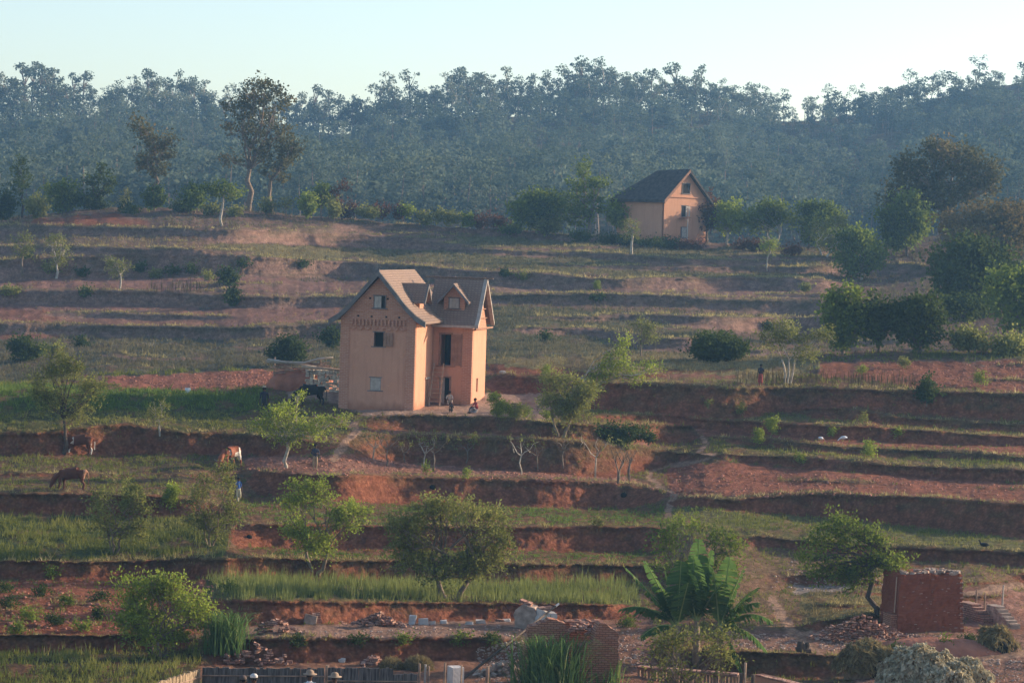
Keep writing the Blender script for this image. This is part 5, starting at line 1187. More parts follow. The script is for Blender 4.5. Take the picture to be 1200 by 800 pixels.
def person(label, loc, rz, H, pose, shirt, trousers, hat=None, hair=True, holds=None, skirt=False):
    """pose 'stand' | 'sit' | 'walk'; body is one skinned mesh, hands with separate fingers"""
    root = empty('person', loc, rz, label, 'person'); k = H
    V_, E_, Rd = [], [], []
    def v(p, r, par=None):
        V_.append(Vector(p) * k); Rd.append(r * k)
        if par is not None: E_.append((par, len(V_) - 1))
        return len(V_) - 1
    if pose == 'sit': hz_, lean = .13, .06
    else: hz_, lean = .52, .0
    pel = v((0, 0, hz_), .085); sp = v((0, lean * .5 - .0, hz_ + .13), .078, pel); ch = v((0, -lean * .4, hz_ + .25), .092, sp); nk = v((0, -lean, hz_ + .325), .032, ch)
    hd0 = v((0, -lean - .005, hz_ + .375), .047, nk); hd1 = v((0, -lean - .01, hz_ + .42), .058, hd0); hd2 = v((0, -lean, hz_ + .462), .040, hd1)
    hands = []
    for s in (-1, 1):
        sh = v((s * .105, -lean * .5, hz_ + .285), .037, ch)
        if pose == 'sit':
            el = v((s * .14, -.09, hz_ + .15), .026, sh); wr = v((s * .07, -.20, hz_ + .12), .019, el); hd_ = (s * .05, -.235, hz_ + .115)
        elif pose == 'carry':
            el = v((s * .15, -.02, hz_ + .12), .027, sh); wr = v((s * .05, -.13, hz_ + .14), .019, el); hd_ = (s * .02, -.15, hz_ + .145)
        else:
            el = v((s * .135, .02, hz_ + .12), .027, sh); wr = v((s * .14, -.03, hz_ - .01), .019, el); hd_ = (s * .142, -.04, hz_ - .05)
        pm = v(hd_, .019, wr); dv = (Vector(V_[pm]) - Vector(V_[wr])).normalized(); sd = Vector((dv.y, -dv.x, 0)); sd = sd.normalized() if sd.length > .1 else Vector((0, 1, 0))
        for f_ in range(4):
            b_ = V_[pm] / k + sd * (f_ - 1.5) * .0085; L_ = (.036, .042, .039, .030)[f_]
            a_ = v(tuple(b_ + dv * L_ * .5), .0055, pm); c_ = v(tuple(b_ + dv * L_ + Vector((-s * .008, 0, 0))), .0045, a_)
        a_ = v(tuple(V_[wr] / k + dv * .018 + sd * .024), .006, pm)
        hp = v((s * .05, 0, hz_ - .03), .062, pel)
        if pose == 'sit':
            kn = v((s * .10, -.22, hz_ + .10), .043, hp); an = v((s * .06, -.30, .035), .026, kn); v((s * .06, -.37, .02), .022, an)
        else:
            st = .10 * s if pose == 'walk' else .012 * s
            kn = v((s * .055, -.02 - max(0, st) * .6, .27), .044, hp); an = v((s * .055, st * .9, .045), .026, kn); v((s * .06, st * .9 - .075, .022), .022, an)
    mats = [M['skin'], cloth(shirt[0], shirt[1]), cloth(trousers[0], trousers[1])]
    def pick(c):
        z = c.z / k; x = abs(c.x) / k; y = c.y / k
        if pose == 'sit':
            if z > hz_ + .335: return 0
            if y < -.16 and z > hz_ + .08 and x < .11: return 0
            if z < hz_ + .02 or (y < -.07 and z < hz_ + .135 and x < .13): return 2 if z > .05 else 0
            return 1
        if z > hz_ + .335: return 0
        if pose == 'carry' and y < -.10: return 0
        if x > .115 and z < hz_ + .10: return 0
        if z < .05: return 0
        if z < hz_ + .02: return 2
        return 1
    me = skin_mesh('body', V_, E_, Rd, mats, pick)
    # face: nose, eyes, ears
    b = MB(); hc_ = Vector((0, -lean - .012, hz_ + .412)) * k
    fa = MB(); fa.ell(tuple(hc_ + Vector((0, -.060, .0)) * k), (.009 * k, .014 * k, .014 * k), 6, 5); fa.build('nose', M['skin'], root, True)
    for s in (-1, 1): MB().ell(tuple(hc_ + Vector((s * .060, .002, .002)) * k), (.008 * k, .012 * k, .017 * k), 6, 5).build('ear', M['skin'], root, True)
    for s in (-1, 1): MB().ell(tuple(hc_ + Vector((s * .021, -.052, .012)) * k), (.007 * k, .005 * k, .005 * k), 6, 4).build('eye', M['dark'], root)
    MB().box(tuple(hc_ + Vector((0, -.054, -.028)) * k), (.026 * k, .006 * k, .004 * k)).build('mouth', M['dark'], root)
    link_mesh('body', me, root)
    if hair:
        h_ = MB(); h_.ell(tuple(hc_ + Vector((0, .012, .022)) * k), (.066 * k, .062 * k, .056 * k), 10, 7, .05); h_.build('hair', M['dark'], root, True)
    if hat:
        h_ = MB(); c = hc_ + Vector((0, 0, .04)) * k; n = 14; vv = []; ff = []
        prof_ = [(.0, .075), (.045, .07), (.068, .045), (.072, .012), (.125, -.002), (.128, -.008), (.07, .0)] if hat[2] else [(.0, .066), (.04, .06), (.066, .035), (.070, .0), (.062, -.005)]
        for (rr, z) in prof_:
            for i in range(n): t = i * 2 * math.pi / n; vv.append((c.x + rr * k * math.cos(t), c.y + rr * k * math.sin(t), c.z + z * k))
        for j in range(len(prof_) - 1):
            for i in range(n): ff.append((j * n + i, j * n + (i + 1) % n, (j + 1) * n + (i + 1) % n, (j + 1) * n + i))
        h_.add(vv, ff); h_.build('hat', cloth(hat[0], hat[1]), root, True)
    if skirt:
        h_ = MB(); n = 14; vv = []; ff = []
        pr_ = [(.088, hz_ + .06), (.105, hz_ - .05), (.115, .3), (.125, .16)] if pose != 'sit' else [(.10, hz_ + .05), (.15, .10), (.17, .03)]
        for j, (rr, z) in enumerate(pr_):
            for i in range(n): t = i * 2 * math.pi / n; q = rr * (1 + .08 * math.sin(5 * t) * (j > 1)); vv.append((q * k * math.cos(t), (q * .8 * math.sin(t) - (.08 * j if pose == 'sit' else 0)) * k, z * k))
        for j in range(len(pr_) - 1):
            for i in range(n): ff.append((j * n + i, j * n + (i + 1) % n, (j + 1) * n + (i + 1) % n, (j + 1) * n + i))
        h_.add(vv, ff); h_.build('skirt', mats[2], root, True)
    return root

def quadruped(name, label, cat, loc, rz, L, pick, mats, grazing=True, hump=True, horns=True, bull=1.0, dog=False):
    """body along local -x = head; L = shoulder height in metres"""
    root = empty(name, loc, rz, label, cat); k = L
    V_, E_, Rd = [], [], []
    def v(p, r, par=None):
        V_.append(Vector(p) * k); Rd.append((r[0] * k, r[1] * k) if hasattr(r, '__len__') else r * k)
        if par is not None: E_.append((par, len(V_) - 1))
        return len(V_) - 1
    belly = v((.0, 0, .645), .27 * bull); rump = v((.42, 0, .74), .215, belly); rear = v((.56, 0, .76), .15, rump)
    ch = v((-.38, 0, .65), .25 * bull, belly)
    if hump: v((-.36, 0, .95), .075, ch)
    br = v((-.54, 0, .66), .165, ch)
    if grazing:
        n1 = v((-.66, 0, .54), .15, br); n2 = v((-.76, 0, .38), .125, n1); h0 = v((-.80, 0, .27), .105, n2); h1 = v((-.85, 0, .16), .08, h0); h2 = v((-.89, 0, .07), .06, h1)
        hd, hdir = Vector((-.79, 0, .33)), Vector((-.3, 0, -.95))
    else:
        n1 = v((-.66, 0, .84), .11, br); n2 = v((-.75, 0, .97), .09, n1); h0 = v((-.82, 0, 1.02), .082, n2); h1 = v((-.93, 0, .96), .06, h0); h2 = v((-1.02, 0, .90), .045, h1)
        hd, hdir = Vector((-.79, 0, 1.06)), Vector((-.9, 0, -.3))
    dl = v((-.50, 0, .46), .06, br)
    for s in (-1, 1):
        o_ = .05 * s
        a = v((-.42 + o_, s * .13, .50), .10, ch); b = v((-.40 + o_, s * .13, .30), .050, a); c = v((-.41 + o_ * 1.5, s * .13, .10), .032, b); v((-.43 + o_ * 1.5, s * .13, .025), .042, c)
        a = v((.42 - o_, s * .14, .50), .115, rump); b = v((.36 - o_, s * .14, .40), .075, a); c = v((.50 - o_, s * .14, .27), .042, b); d_ = v((.47 - o_, s * .14, .09), .032, c); v((.44 - o_, s * .14, .025), .042, d_)
    t = v((.64, 0, .74), .028, rear); t = v((.68, 0, .55), .018, t); t = v((.67, 0, .34), .016, t); v((.67, 0, .24), .03, t)
    me = skin_mesh('body', V_, E_, Rd, mats, (lambda c: pick(c / k)) if pick else None)
    link_mesh('body', me, root)
    up = Vector((0, 0, 1)) if not grazing else Vector((-.75, 0, .45))
    for s in (-1, 1):
        e_ = MB(); p = (hd + Vector((0, s * .085, 0))) * k; e_.ell(tuple(p + Vector((.01, s * .05, -.01)) * k), (.022 * k, .07 * k, .035 * k), 7, 5); e_.build('ear', mats[0], root, True)
        if horns:
            e_ = MB(); b0 = (hd + Vector((0, s * .05, .0)) + up * .04) * k
            e_.tube([b0, b0 + (Vector((0, s * .09, 0)) + up * .08) * k, b0 + (Vector((0, s * .11, 0)) + up * .22) * k], [.022 * k, .017 * k, .006 * k], 6); e_.build('horn', cloth('horn_grey', (.30, .26, .22)), root, True)
    return root

# people
def at_px(px, py): return gpx(px, py)
HG = F_PX
b = at_px(309, 488); person('person in dark clothes and pale hat standing in the crop left of the black cow', b, R(-165), 1.55, 'stand', ('dark_shirt', (.025, .025, .04)), ('dark_trousers', (.03, .028, .035)), hat=('straw_hat', (.38, .30, .22), False))
b = at_px(369, 551); person('person in dark shirt and khaki trousers standing on the red terrace below the yard', b, R(10), 1.22, 'carry', ('grey_dark_shirt', (.05, .05, .07)), ('khaki_trousers', (.36, .25, .15)))
b = at_px(279, 588); person('person in blue top and pale trousers walking behind the tall olive shrub', b, R(35), 1.12, 'walk', ('blue_shirt', (.04, .10, .30)), ('cream_trousers', (.50, .44, .30)))
b = at_px(891, 452); person('person in dark top and red and white skirt walking beside the stubble', b, R(20), 1.18, 'carry', ('navy_shirt', (.03, .03, .05)), ('red_skirt', (.30, .07, .06)), skirt=True)
p = hl(1.12, DF - .42); p.z = gz(p.x, p.y); person('child in pale clothes sitting at the foot of the ladder', p, TH + R(15), 1.25, 'sit', ('pale_shirt', (.50, .45, .38)), ('pale_trousers', (.42, .37, .30)))
b = at_px(529, 483); person('small child in dark clothes sitting in the yard before the doors', b, R(-10), .85, 'sit', ('charcoal_shirt', (.06, .05, .05)), ('charcoal_trousers', (.05, .045, .045)), hat=('pink_cap', (.35, .2, .18), False))
b = at_px(558, 484); person('person in red top sitting on the ground at the right corner of the lower house', b, R(-60), 1.3, 'sit', ('red_shirt', (.34, .05, .05)), ('grey_skirt', (.22, .20, .20)), skirt=True)
FD = 80.0
def front(px, py): return P(px, py, FD)
for (x, y, D_, lb, sh, ht) in [(285, 793, 80, 'person with a dark cap behind the reed fence, only the head showing, leftmost of four', ('white_shirt2', (.5, .5, .5)), ('dark_cap', (.12, .09, .08), False)),
                          (298, 791, 80.6, 'person with a white headscarf behind the leftmost person at the reed fence', ('black_shirt', (.03, .03, .03)), ('white_scarf', (.62, .58, .56), False)),
                          (363, 787, 80, 'person in a white shirt and brown brimmed hat before the reed fence', ('white_shirt', (.62, .64, .66)), ('brown_hat', (.34, .24, .17), True)),
                          (392, 790, 80.4, 'person in a pale green top and brown hat at the corner of the reed fence', ('green_shirt', (.30, .48, .42)), ('tan_hat', (.36, .26, .18), True))]:
    tp = P(x, y, D_); H_ = 1.62
    person(lb, (tp[0], tp[1], tp[2] - H_ * (1.0)), R(-25 if x < 350 else 30), H_, 'stand', sh, ('work_trousers', (.12, .11, .12)), hat=ht)

# cattle
M['blackhide'] = plain('black_hide', (.012, .011, .011), var=.3, rough=.55, scale=2)
M['brownhide'] = plain('brown_hide', (.13, .045, .025), var=.3, rough=.7, scale=2); M['redhide'] = plain('red_hide', (.28, .085, .04), var=.25, rough=.7, scale=2)
M['whitehide'] = plain('white_hide', (.66, .58, .50), var=.12, rough=.8, scale=2); M['tanhide'] = plain('tan_rump', (.40, .20, .12), var=.2, rough=.8, scale=2)
b = at_px(364, 475); quadruped('cow', 'black humped zebu cow grazing left of the lower house', 'cow', (b.x, b.y, b.z), R(12), 1.22, None, [M['blackhide']])
b = at_px(84, 574); quadruped('cow', 'plain brown cow grazing on the lower left terrace', 'cow', b, R(-4), 1.10, lambda c: 1 if c.x > .5 and c.z > .5 else 0, [M['brownhide'], M['tanhide']], hump=False, horns=False)
b = at_px(93, 533); quadruped('cow', 'dark red cow with a white shoulder band standing against the red bank', 'cow', b, R(10), 1.08, lambda c: 1 if (-.34 < c.x < -.16 and c.z > .42) or (c.z < .28 and c.x < -.3) or (c.x > .50 and c.z < .62) else (2 if c.x > .5 or c.x < -.66 else 0), [M['brownhide'], M['whitehide'], M['redhide']], grazing=False, hump=False, horns=False)
b = at_px(270, 549); quadruped('cow', 'white and chestnut cow seen half from behind, grazing above the tall olive shrub', 'cow', b, R(62), 1.18, lambda c: 1 if c.x > -.28 and noise2(c.x * 3.1 + 4, c.z * 2.6 + c.y * 3 + 1.7, 5) > .36 and c.z > .35 else 0, [M['redhide'], M['whitehide']], hump=False)
# two white birds feeding and a dark one
def bird(label, loc, rz, k, m1, m2, neck_up=False, cat='goose', nm='goose'):
    root = empty(nm, loc, rz, label, cat); 
    V_ = [(0, 0, .28), (.16, 0, .29), (.30, 0, .27), (-.14, 0, .30), (-.22, 0, .38), (-.25, 0, .52), (-.33, 0, .52)] if neck_up else [(0, 0, .28), (.16, 0, .30), (.32, 0, .27), (-.14, 0, .26), (-.26, 0, .20), (-.36, 0, .08), (-.42, 0, .03)]
    Rr = [.125, .105, .03, .09, .045, .042, .014]
    V2 = [tuple(Vector(q) * k) for q in V_]; R2 = [q * k for q in Rr]; E2 = [(0, 1), (1, 2), (0, 3), (3, 4), (4, 5), (5, 6)]
    me = skin_mesh('body', V2, E2, R2, [m1, m2], lambda c: 1 if (c.x < -.18 * k or c.x > .24 * k) else 0)
    link_mesh('body', me, root)
    for s in (-1, 1):
        t = MB(); t.tube([(0, s * .05 * k, .2 * k), (.01, s * .05 * k, 0)], .012 * k, 5); t.box((-.03 * k, s * .05 * k, .008 * k), (.08 * k, .05 * k, .012 * k)); t.build('leg', cloth('bird_leg', (.45, .30, .16)), root)
        t = MB(); t.ell((.04 * k, s * .105 * k, .30 * k), (.17 * k, .03 * k, .08 * k), 8, 6); t.build('wing', m1 if s > 0 else m2 if not neck_up else m1, root, True)
M['white'] = plain('white_feathers', (.72, .74, .78), var=.08, rough=.8); M['blackf'] = plain('black_feathers', (.02, .02, .02), var=.2)
b = at_px(962, 517); bird('white bird with dark flank and pale rump feeding on the red terrace, left of two', b, R(200), .62, M['white'], M['tanhide'])
b = at_px(988, 517); bird('white bird with its neck stretched low to the left, right one of the pair', b, R(5), .72, M['white'], M['white'])
b = at_px(1153, 642); bird('black bird sitting on the green terrace above the brick kiln', (b.x, b.y, b.z - .08), R(10), .8, M['blackf'], M['blackf'], True, 'bird', 'bird')
# ------------------------------------------------------------------ things around the yard and the kiln
def sc(b): return b.y / F_PX
M['kiln'] = brick_mat('mud_daubed_brick', (.22, .066, .036), (.27, .085, .048), (.23, .07, .038), .22, .09, .008, .03, .8, (.30, .105, .06))
M['firebrick'] = brick_mat('stacked_bricks', (.42, .21, .15), (.50, .30, .22), (.16, .08, .06), .22, .08, .014, .03, .35, (.45, .30, .23))
M['oldbrick'] = brick_mat('old_kiln_bricks', (.40, .17, .10), (.46, .24, .16), (.20, .09, .06), .20, .07, .012, .03, .35, (.30, .13, .08))
M['ash'] = plain('grey_ashy_bricks', (.38, .28, .22), var=.4, scale=4, bump=.02)
M['concrete'] = plain('pale_concrete', (.55, .50, .46), var=.2, scale=2.5, bump=.02); M['sticks'] = plain('firewood', (.30, .20, .14), var=.5, scale=3)
M['straw'] = plain('old_straw', (.30, .22, .14), var=.35, scale=6, bump=.03); M['redearth'] = plain('heaped_red_earth', (.36, .14, .085), var=.25, scale=1.5, bump=.06, bscale=6)
M['fence'] = None
# woodpile: earth heap, poles, sticks
b = gpx(350, 456); wp = empty('woodpile', b, 0, 'heap of red earth and firewood under long pale poles, behind the black cow', 'woodpile')
s = sc(b); mb = MB(); mb.ell((0, .2, .2), (1.9, .9, .95), 16, 8, .12, seed=4); mb.build('earth_heap', M['redearth'], wp, True)
mb = MB(); rr = random.Random(4)
for i in range(70):
    x = rr.uniform(-1.2, 1.6); z = 1.0 + rr.uniform(-.15, .45); y = rr.uniform(-.3, .5); a = rr.uniform(-.25, .25); l = rr.uniform(.5, 1.1)
    mb.tube([(x - l / 2, y, z - a * l / 2), (x + l / 2, y + rr.uniform(-.2, .2), z + a * l / 2)], rr.uniform(.02, .045), 5)
mb.build('firewood', M['sticks'], wp)
for pts, r_ in [([(-1.75, -.4, 1.62), (-.7, -.45, 1.5), (.3, -.4, 1.5), (1.1, -.35, 1.75), (1.9, -.3, 1.85)], .07), ([(-1.8, -.25, 1.5), (-.4, -.3, 1.42), (1.0, -.25, 1.3)], .06), ([(-1.9, 0, 1.52), (-1.3, 0, 1.48)], .09)]:
    mb = MB(); mb.tube(pts, [r_ * 1.1] + [r_] * (len(pts) - 2) + [r_ * .6], 8); mb.build('pole', M['palewood'] if r_ < .08 else M['pole'], wp, True)
for x in (-1.4, 1.15, 2.4):
    mb = MB(); mb.tube([(x, 0, .0), (x + .03, 0, 1.75)], .055, 6); mb.build('stake', M['sticks'], wp)
# brick stack next to the house wall
b = gpx(388, 460); bs = empty('brick_stack', (b.x - .3, b.y + .6, b.z), R(-6), 'low stack of pale stones and bricks against the left wall of the lower house', 'brick stack')
mb = MB(); rr = random.Random(9)
for r_ in range(9):
    for c in range(11):
        if rr.random() < .12: continue
        mb.box((-1.05 + c * .22 + rr.uniform(-.03, .03), rr.uniform(-.06, .06), .07 + r_ * .135), (.20, .3, .12), rz=rr.uniform(-.15, .15), jit=.02)
mb.build('stones', plain('stacked_pale_stones', (.52, .42, .32), var=.5, scale=5, c2=(.72, .60, .46)), bs)
mb = MB(); mb.tube([(-1.4, -.2, 1.35), (-.2, -.15, 1.30), (1.3, -.2, 1.22)], .07, 8); mb.build('pole', M['pole'], bs, True)
# white container, basket, rock
b = gpx(220, 461); bu = empty('bucket', b, 0, 'small white bucket standing on the edge of the red field', 'bucket'); mb = MB(); mb.tube([(0, 0, 0), (0, 0, .30)], [.12, .16], 12); mb.build('body', M['white'], bu, True)
mb = MB(); mb.tube([(-.16, 0, .3), (-.1, 0, .40), (.1, 0, .40), (.16, 0, .3)], .01, 5); mb.build('handle', M['ash'], bu)
b = gpx(604, 489); bk = empty('mortar', b, 0, 'brown wooden mortar tapering to its foot at the right end of the house yard', 'mortar'); mb = MB(); mb.tube([(0, 0, 0), (0, 0, .22), (0, 0, .32), (0, 0, .72)], [.17, .13, .14, .25], 14); mb.build('vessel', M['wood'], bk, True); mb = MB(); mb.tube([(0, 0, .70), (0, 0, .735)], [.21, .21], 14); mb.build('hollow', M['dark'], bk)  # the hollow is a black disc, its shade painted in
b = gpx(589, 438); tag(MB().ell((0, 0, .08), (.22, .14, .11), 9, 6, .15, seed=3).build('boulder', M['stone'], None, loc=b), 'pale rock on the grassy bank right of the lower house', 'rock')
# dry stalks along the terrace edge right of the walking person
mb = MB(); rr = random.Random(12)
for i in range(230):
    x = rr.uniform(862, 1075); y = 446 + (x - 862) * .02 + rr.uniform(-5, 5); p = gpx(x, y); h = rr.uniform(.25, .6)
    mb.tube([p - Vector((0, 0, .1)), p + Vector((rr.uniform(-.06, .06), 0, h))], [.02, .012], 4)
tag(mb.build('dry_stalks', M['dryg']), 'dry grey stalks standing in rows behind the walking person', 'stubble', kind='stuff')
mb = MB()
for i in range(60):
    x = rr.uniform(170, 255); y = 337 + rr.uniform(-2, 6); p = gpx(x, y); mb.tube([p - Vector((0, 0, .1)), p + Vector((rr.uniform(-.1, .1), 0, rr.uniform(.4, .9)))], [.03, .015], 4)
tag(mb.build('upper_stalks', M['dryg']), 'dry stalks standing on the left upper terrace', 'stubble', kind='stuff')

# ---- the brick kiln
b0 = gpx(1052, 742); b1 = gpx(1134, 742); KD = b0.y + .3; s = KD / F_PX
kz = P(1092, 744, KD)[2]; kx = P(1090, 742, KD)[0]
kiln = empty('brick_kiln', (kx, KD, kz), R(13), 'squat red mud-daubed brick kiln narrowing to its top at the lower right', 'kiln')
wk, hk, dk = 83 * s, 71 * s, 1.9
mb = MB(); v = []; f = []
nx, nz = 22, 16; rr = random.Random(2)
def ring(z, t):
    r_ = []; w_ = wk / 2 * (1 - .075 * t) ; d_ = dk / 2 * (1 - .08 * t)
    for i in range(nx): r_.append((-w_ + 2 * w_ * i / nx, -d_))
    for i in range(10): r_.append((w_, -d_ + 2 * d_ * i / 10))
    for i in range(nx): r_.append((w_ - 2 * w_ * i / nx, d_))
    for i in range(10): r_.append((-w_, d_ - 2 * d_ * i / 10))
    return [(x + rr.uniform(-.03, .03), y + dk / 2 + rr.uniform(-.03, .03), z + rr.uniform(-.02, .02) * (1 + 2.2 * (t > .99))) for x, y in r_]
for j in range(nz + 1):
    t = j / nz; R_ = ring(hk * t - .3 * (j == 0), t); v += R_
nr = len(R_)
for j in range(nz):
    for i in range(nr): f.append((j * nr + i, j * nr + (i + 1) % nr, (j + 1) * nr + (i + 1) % nr, (j + 1) * nr + i))
f.append(tuple(range(nz * nr, nz * nr + nr)))
mb.add(v, f); mb.build('wall', M['kiln'], kiln)
mb = MB()
for i in range(38): mb.box((rr.uniform(-.9, .98) * wk * .45, .12 + rr.uniform(0, 1.5), hk + .03), (.2, .12, .09), rz=rr.uniform(0, 3), jit=.02)
for i in range(16): mb.box((rr.uniform(.1, .95) * wk * .45, .12 + rr.uniform(0, .4), hk + .10), (.16, .12, .09), rz=rr.uniform(0, 3), jit=.02)
mb.build('top_bricks', M['ash'], kiln)
mb = MB()
for i in range(30):
    x = rr.uniform(-.46, .46) * wk; z = rr.uniform(.1, .97) * hk; k_ = z / hk
    mb.box((x * (1 - .08 * k_), dk / 2 * .08 * k_ - .012, z), (rr.uniform(.04, .12), .03, rr.uniform(.02, .04)), ry=rr.uniform(-.15, .15), jit=.008)
for i in range(12): mb.box((wk / 2 * (1 - .075 * i / 12) - .05, dk * .04 * i / 12 - .01, i * hk / 12 + .08), (.13, .07, .06), jit=.012)
mb.build('projecting_brick', M['firebrick'], kiln)
mb = MB(); mb.box((-wk / 2 - .08, .5, .38), (.25, .75, .72), jit=.03); mb.build('buttress', M['oldbrick'], kiln)
mb = MB(); mb.tube([(-wk / 2 - .02, .28, .8), (-wk / 2 * .95 - .03, .30, hk * .95)], .022, 6); mb.build('rod', M['pole'], kiln)
# mound in front and heaps
def mound(name, label, cat, px, py, r3, mat, seed, rz=0, jit=.08, sink=.35, D=None):
    p = gpx(px, py); o = MB().ell((0, 0, 0), r3, 20, 10, jit, seed=seed).build(name, M[mat], None, True, loc=(p.x, p.y, p.z - r3[2] * sink)); o.rotation_euler[2] = rz
    return tag(o, label, cat)
mound('earth_mound', 'low apron of red earth spread in front of the brick kiln', 'earth mound', 1105, 760, (2.4, 1.3, .55), 'redearth', 31, jit=.06, sink=.3)
# straw heaps
def heap(label, px, py, w_, h_, d_, mat, blade, n, seed, hole=False):
    p = gpx(px, py); root = empty('straw_heap', p, R(-8), label, 'straw heap'); s = sc(p); W_, H_ = w_ * s / 2, h_ * s
    MB().ell((0, 0, H_ * .05), (W_ * .85, d_ * .8, H_ * .58), 16, 9, .16, seed=seed).build('core', M[mat], root, True)
    r = np.random.default_rng(seed); d = rand_dir(n, r); d[:, 2] = np.abs(d[:, 2]); k_ = .55 + .85 * fbm(d[:, 0] * 3.2 + seed, d[:, 1] * 2 + d[:, 2] * 3, seed, 3)[:, None]; c = d * k_ * np.array((W_ * 1.18, d_ * 1.05, H_ * .78)) + (0, 0, H_ * .12)
    dr = np.cross(d, rand_dir(n, r)) * .7 + np.array((0, 0, -.55)) + d * .25
    Vv, Ff = leaf_quads(c, dr, blade, r, .16 if blade > .2 else .5)
    link_mesh('straw', np_mesh('straw', Vv, Ff, [M['leaf_dry'] if not hole else M['dryg']], tint=np.clip(r.normal(size=n) * .25 + .45, 0, 1)), root)
    if hole:
        MB().ell((W_ * .38, -d_ * .80, H_ * .12), (W_ * .34, d_ * .22, H_ * .34), 12, 8, .12).build('gloom_fill', M['dark'], root, True)  # black lump on the heap, painted shade in place of a recess
    return root
heap('brown straw-covered heap with a red hollow in front, left of the pile of dry leaves', 1018, 790, 62, 44, .8, 'straw', .38, 2600, 51, True)
heap('large pile of pale dry leaves at the bottom edge of the photo under the kiln', 1078, 812, 96, 60, .9, 'straw', .20, 5200, 52)
heap('smaller spill of dry leaves at the right of the large leaf pile', 1132, 808, 62, 36, .7, 'straw', .20, 2200, 54)
heap('small straw-covered mound on the slope right of the kiln', 1166, 762, 42, 30, .6, 'straw', .34, 1300, 53, True)
# stacks of bricks right of kiln
def bstack(label, px, py, rz, L_, courses, mat):
    p = gpx(px, py); root = empty('brick_stack', p, rz, label, 'brick stack'); rr = random.Random(int(px)); mb = MB()
    for j in range(courses):
        n = int(L_ / .23); drop = int(j * .9)
        for i in range(max(2, n - drop)):
            mb.box((0, .12 + i * .23 + drop * .23, .05 + j * .10), (.42, .215, .092), jit=.008)
    mb.build('bricks', M[mat], root); return root
bstack('low red brick stack stepping down, next to the right side of the kiln', 1158, 730, R(20), 2.0, 6, 'firebrick')
bstack('grey brick stack stepping down at the right edge beside the red one', 1190, 737, R(20), 2.0, 7, 'ash')
for i, (x, y, t, lb) in enumerate([(1143, 716, 690, 'weathered stake left of two others behind the brick stacks'), (1153, 717, 694, 'thin short stake in the middle of three behind the brick stacks'), (1174, 715, 685, 'taller pale stake behind the grey brick stack')]):
    p = gpx(x, y); tag(MB().tube([(0, 0, -.2), (.03, 0, (y - t) * sc(p))], [.045, .03], 6).build('stake', M['sticks'] if i < 2 else M['palewood'], None, loc=p), lb, 'stake')

# ---- ruined kiln at the bottom centre
p = P(700, 800, 89.0); s = 89 / F_PX; ru = empty('ruined_kiln', p, R(8), 'crumbling brick kiln with a notched top at the bottom centre', 'ruin')
def rough(poly, y0, y1, mat, name, par, seed, jit=.035, n=5):
    """rough-edged masonry slab following the outline"""
    pts = []; rr = random.Random(seed)
    for i in range(len(poly)):
        a, b = poly[i], poly[(i + 1) % len(poly)]; m_ = max(1, int(math.hypot(b[0] - a[0], b[1] - a[1]) / .12))
        for k in range(m_): t = k / m_; pts.append((a[0] + (b[0] - a[0]) * t + rr.uniform(-jit, jit), a[1] + (b[1] - a[1]) * t + rr.uniform(-jit, jit)))
    return MB().prism(pts, y0, y1).build(name, M[mat], par)
u = lambda x, y: ((x - 700) * s, (800 - y) * s)
rough([u(676, 840), u(724, 840), u(722, 740), u(712, 733), u(706, 727), u(697, 730), u(694, 742), u(690, 752), u(676, 756)], -.2, .5, 'oldbrick', 'front_wall', ru, 1)
rough([u(612, 840), u(668, 840), u(672, 756), u(664, 735), u(650, 729), u(622, 738)], .9, 1.4, 'oldbrick', 'side_wall', ru, 2)
rough([u(664, 840), u(712, 840), u(712, 735), u(690, 733), u(664, 737)], 1.45, 1.9, 'oldbrick', 'back_wall', ru, 3)
mb = MB(); rr = random.Random(8)
for i in range(60): mb.box(((rr.uniform(668, 716) - 700) * s, rr.uniform(.2, 1.7), (800 - rr.uniform(735, 745)) * s), (.2, .1, .08), rz=rr.uniform(0, 3), ry=rr.uniform(-.5, .5), jit=.015)
mb.build('loose_bricks', M['firebrick'], ru)
# grey masonry lump and slabs behind it
pp = gpx(622, 735); rl = empty('masonry_block', pp, R(-12), 'broken grey masonry block on the dirt track above the ruined kiln', 'masonry')
rough([(-.55, -.3), (.35, -.3), (.4, .45), (.1, .75), (-.3, .85), (-.55, .6)], -.3, .4, 'ash', 'block', rl, 6, .05); MB().box((-.2, 0, .9), (.45, .4, .1), ry=.3).build('cap_stone', M['firebrick'], rl)
pp = gpx(640, 737); rl = empty('masonry_block', pp, R(10), 'paler broken masonry block leaning beside the grey one above the ruined kiln', 'masonry'); rough([(-.4, -.3), (.45, -.3), (.4, .55), (-.25, .7)], 0, .6, 'concrete', 'block', rl, 7, .05); MB().box((0, .3, .72), (.5, .4, .1), ry=-.1).build('cap_stone', M['firebrick'], rl)
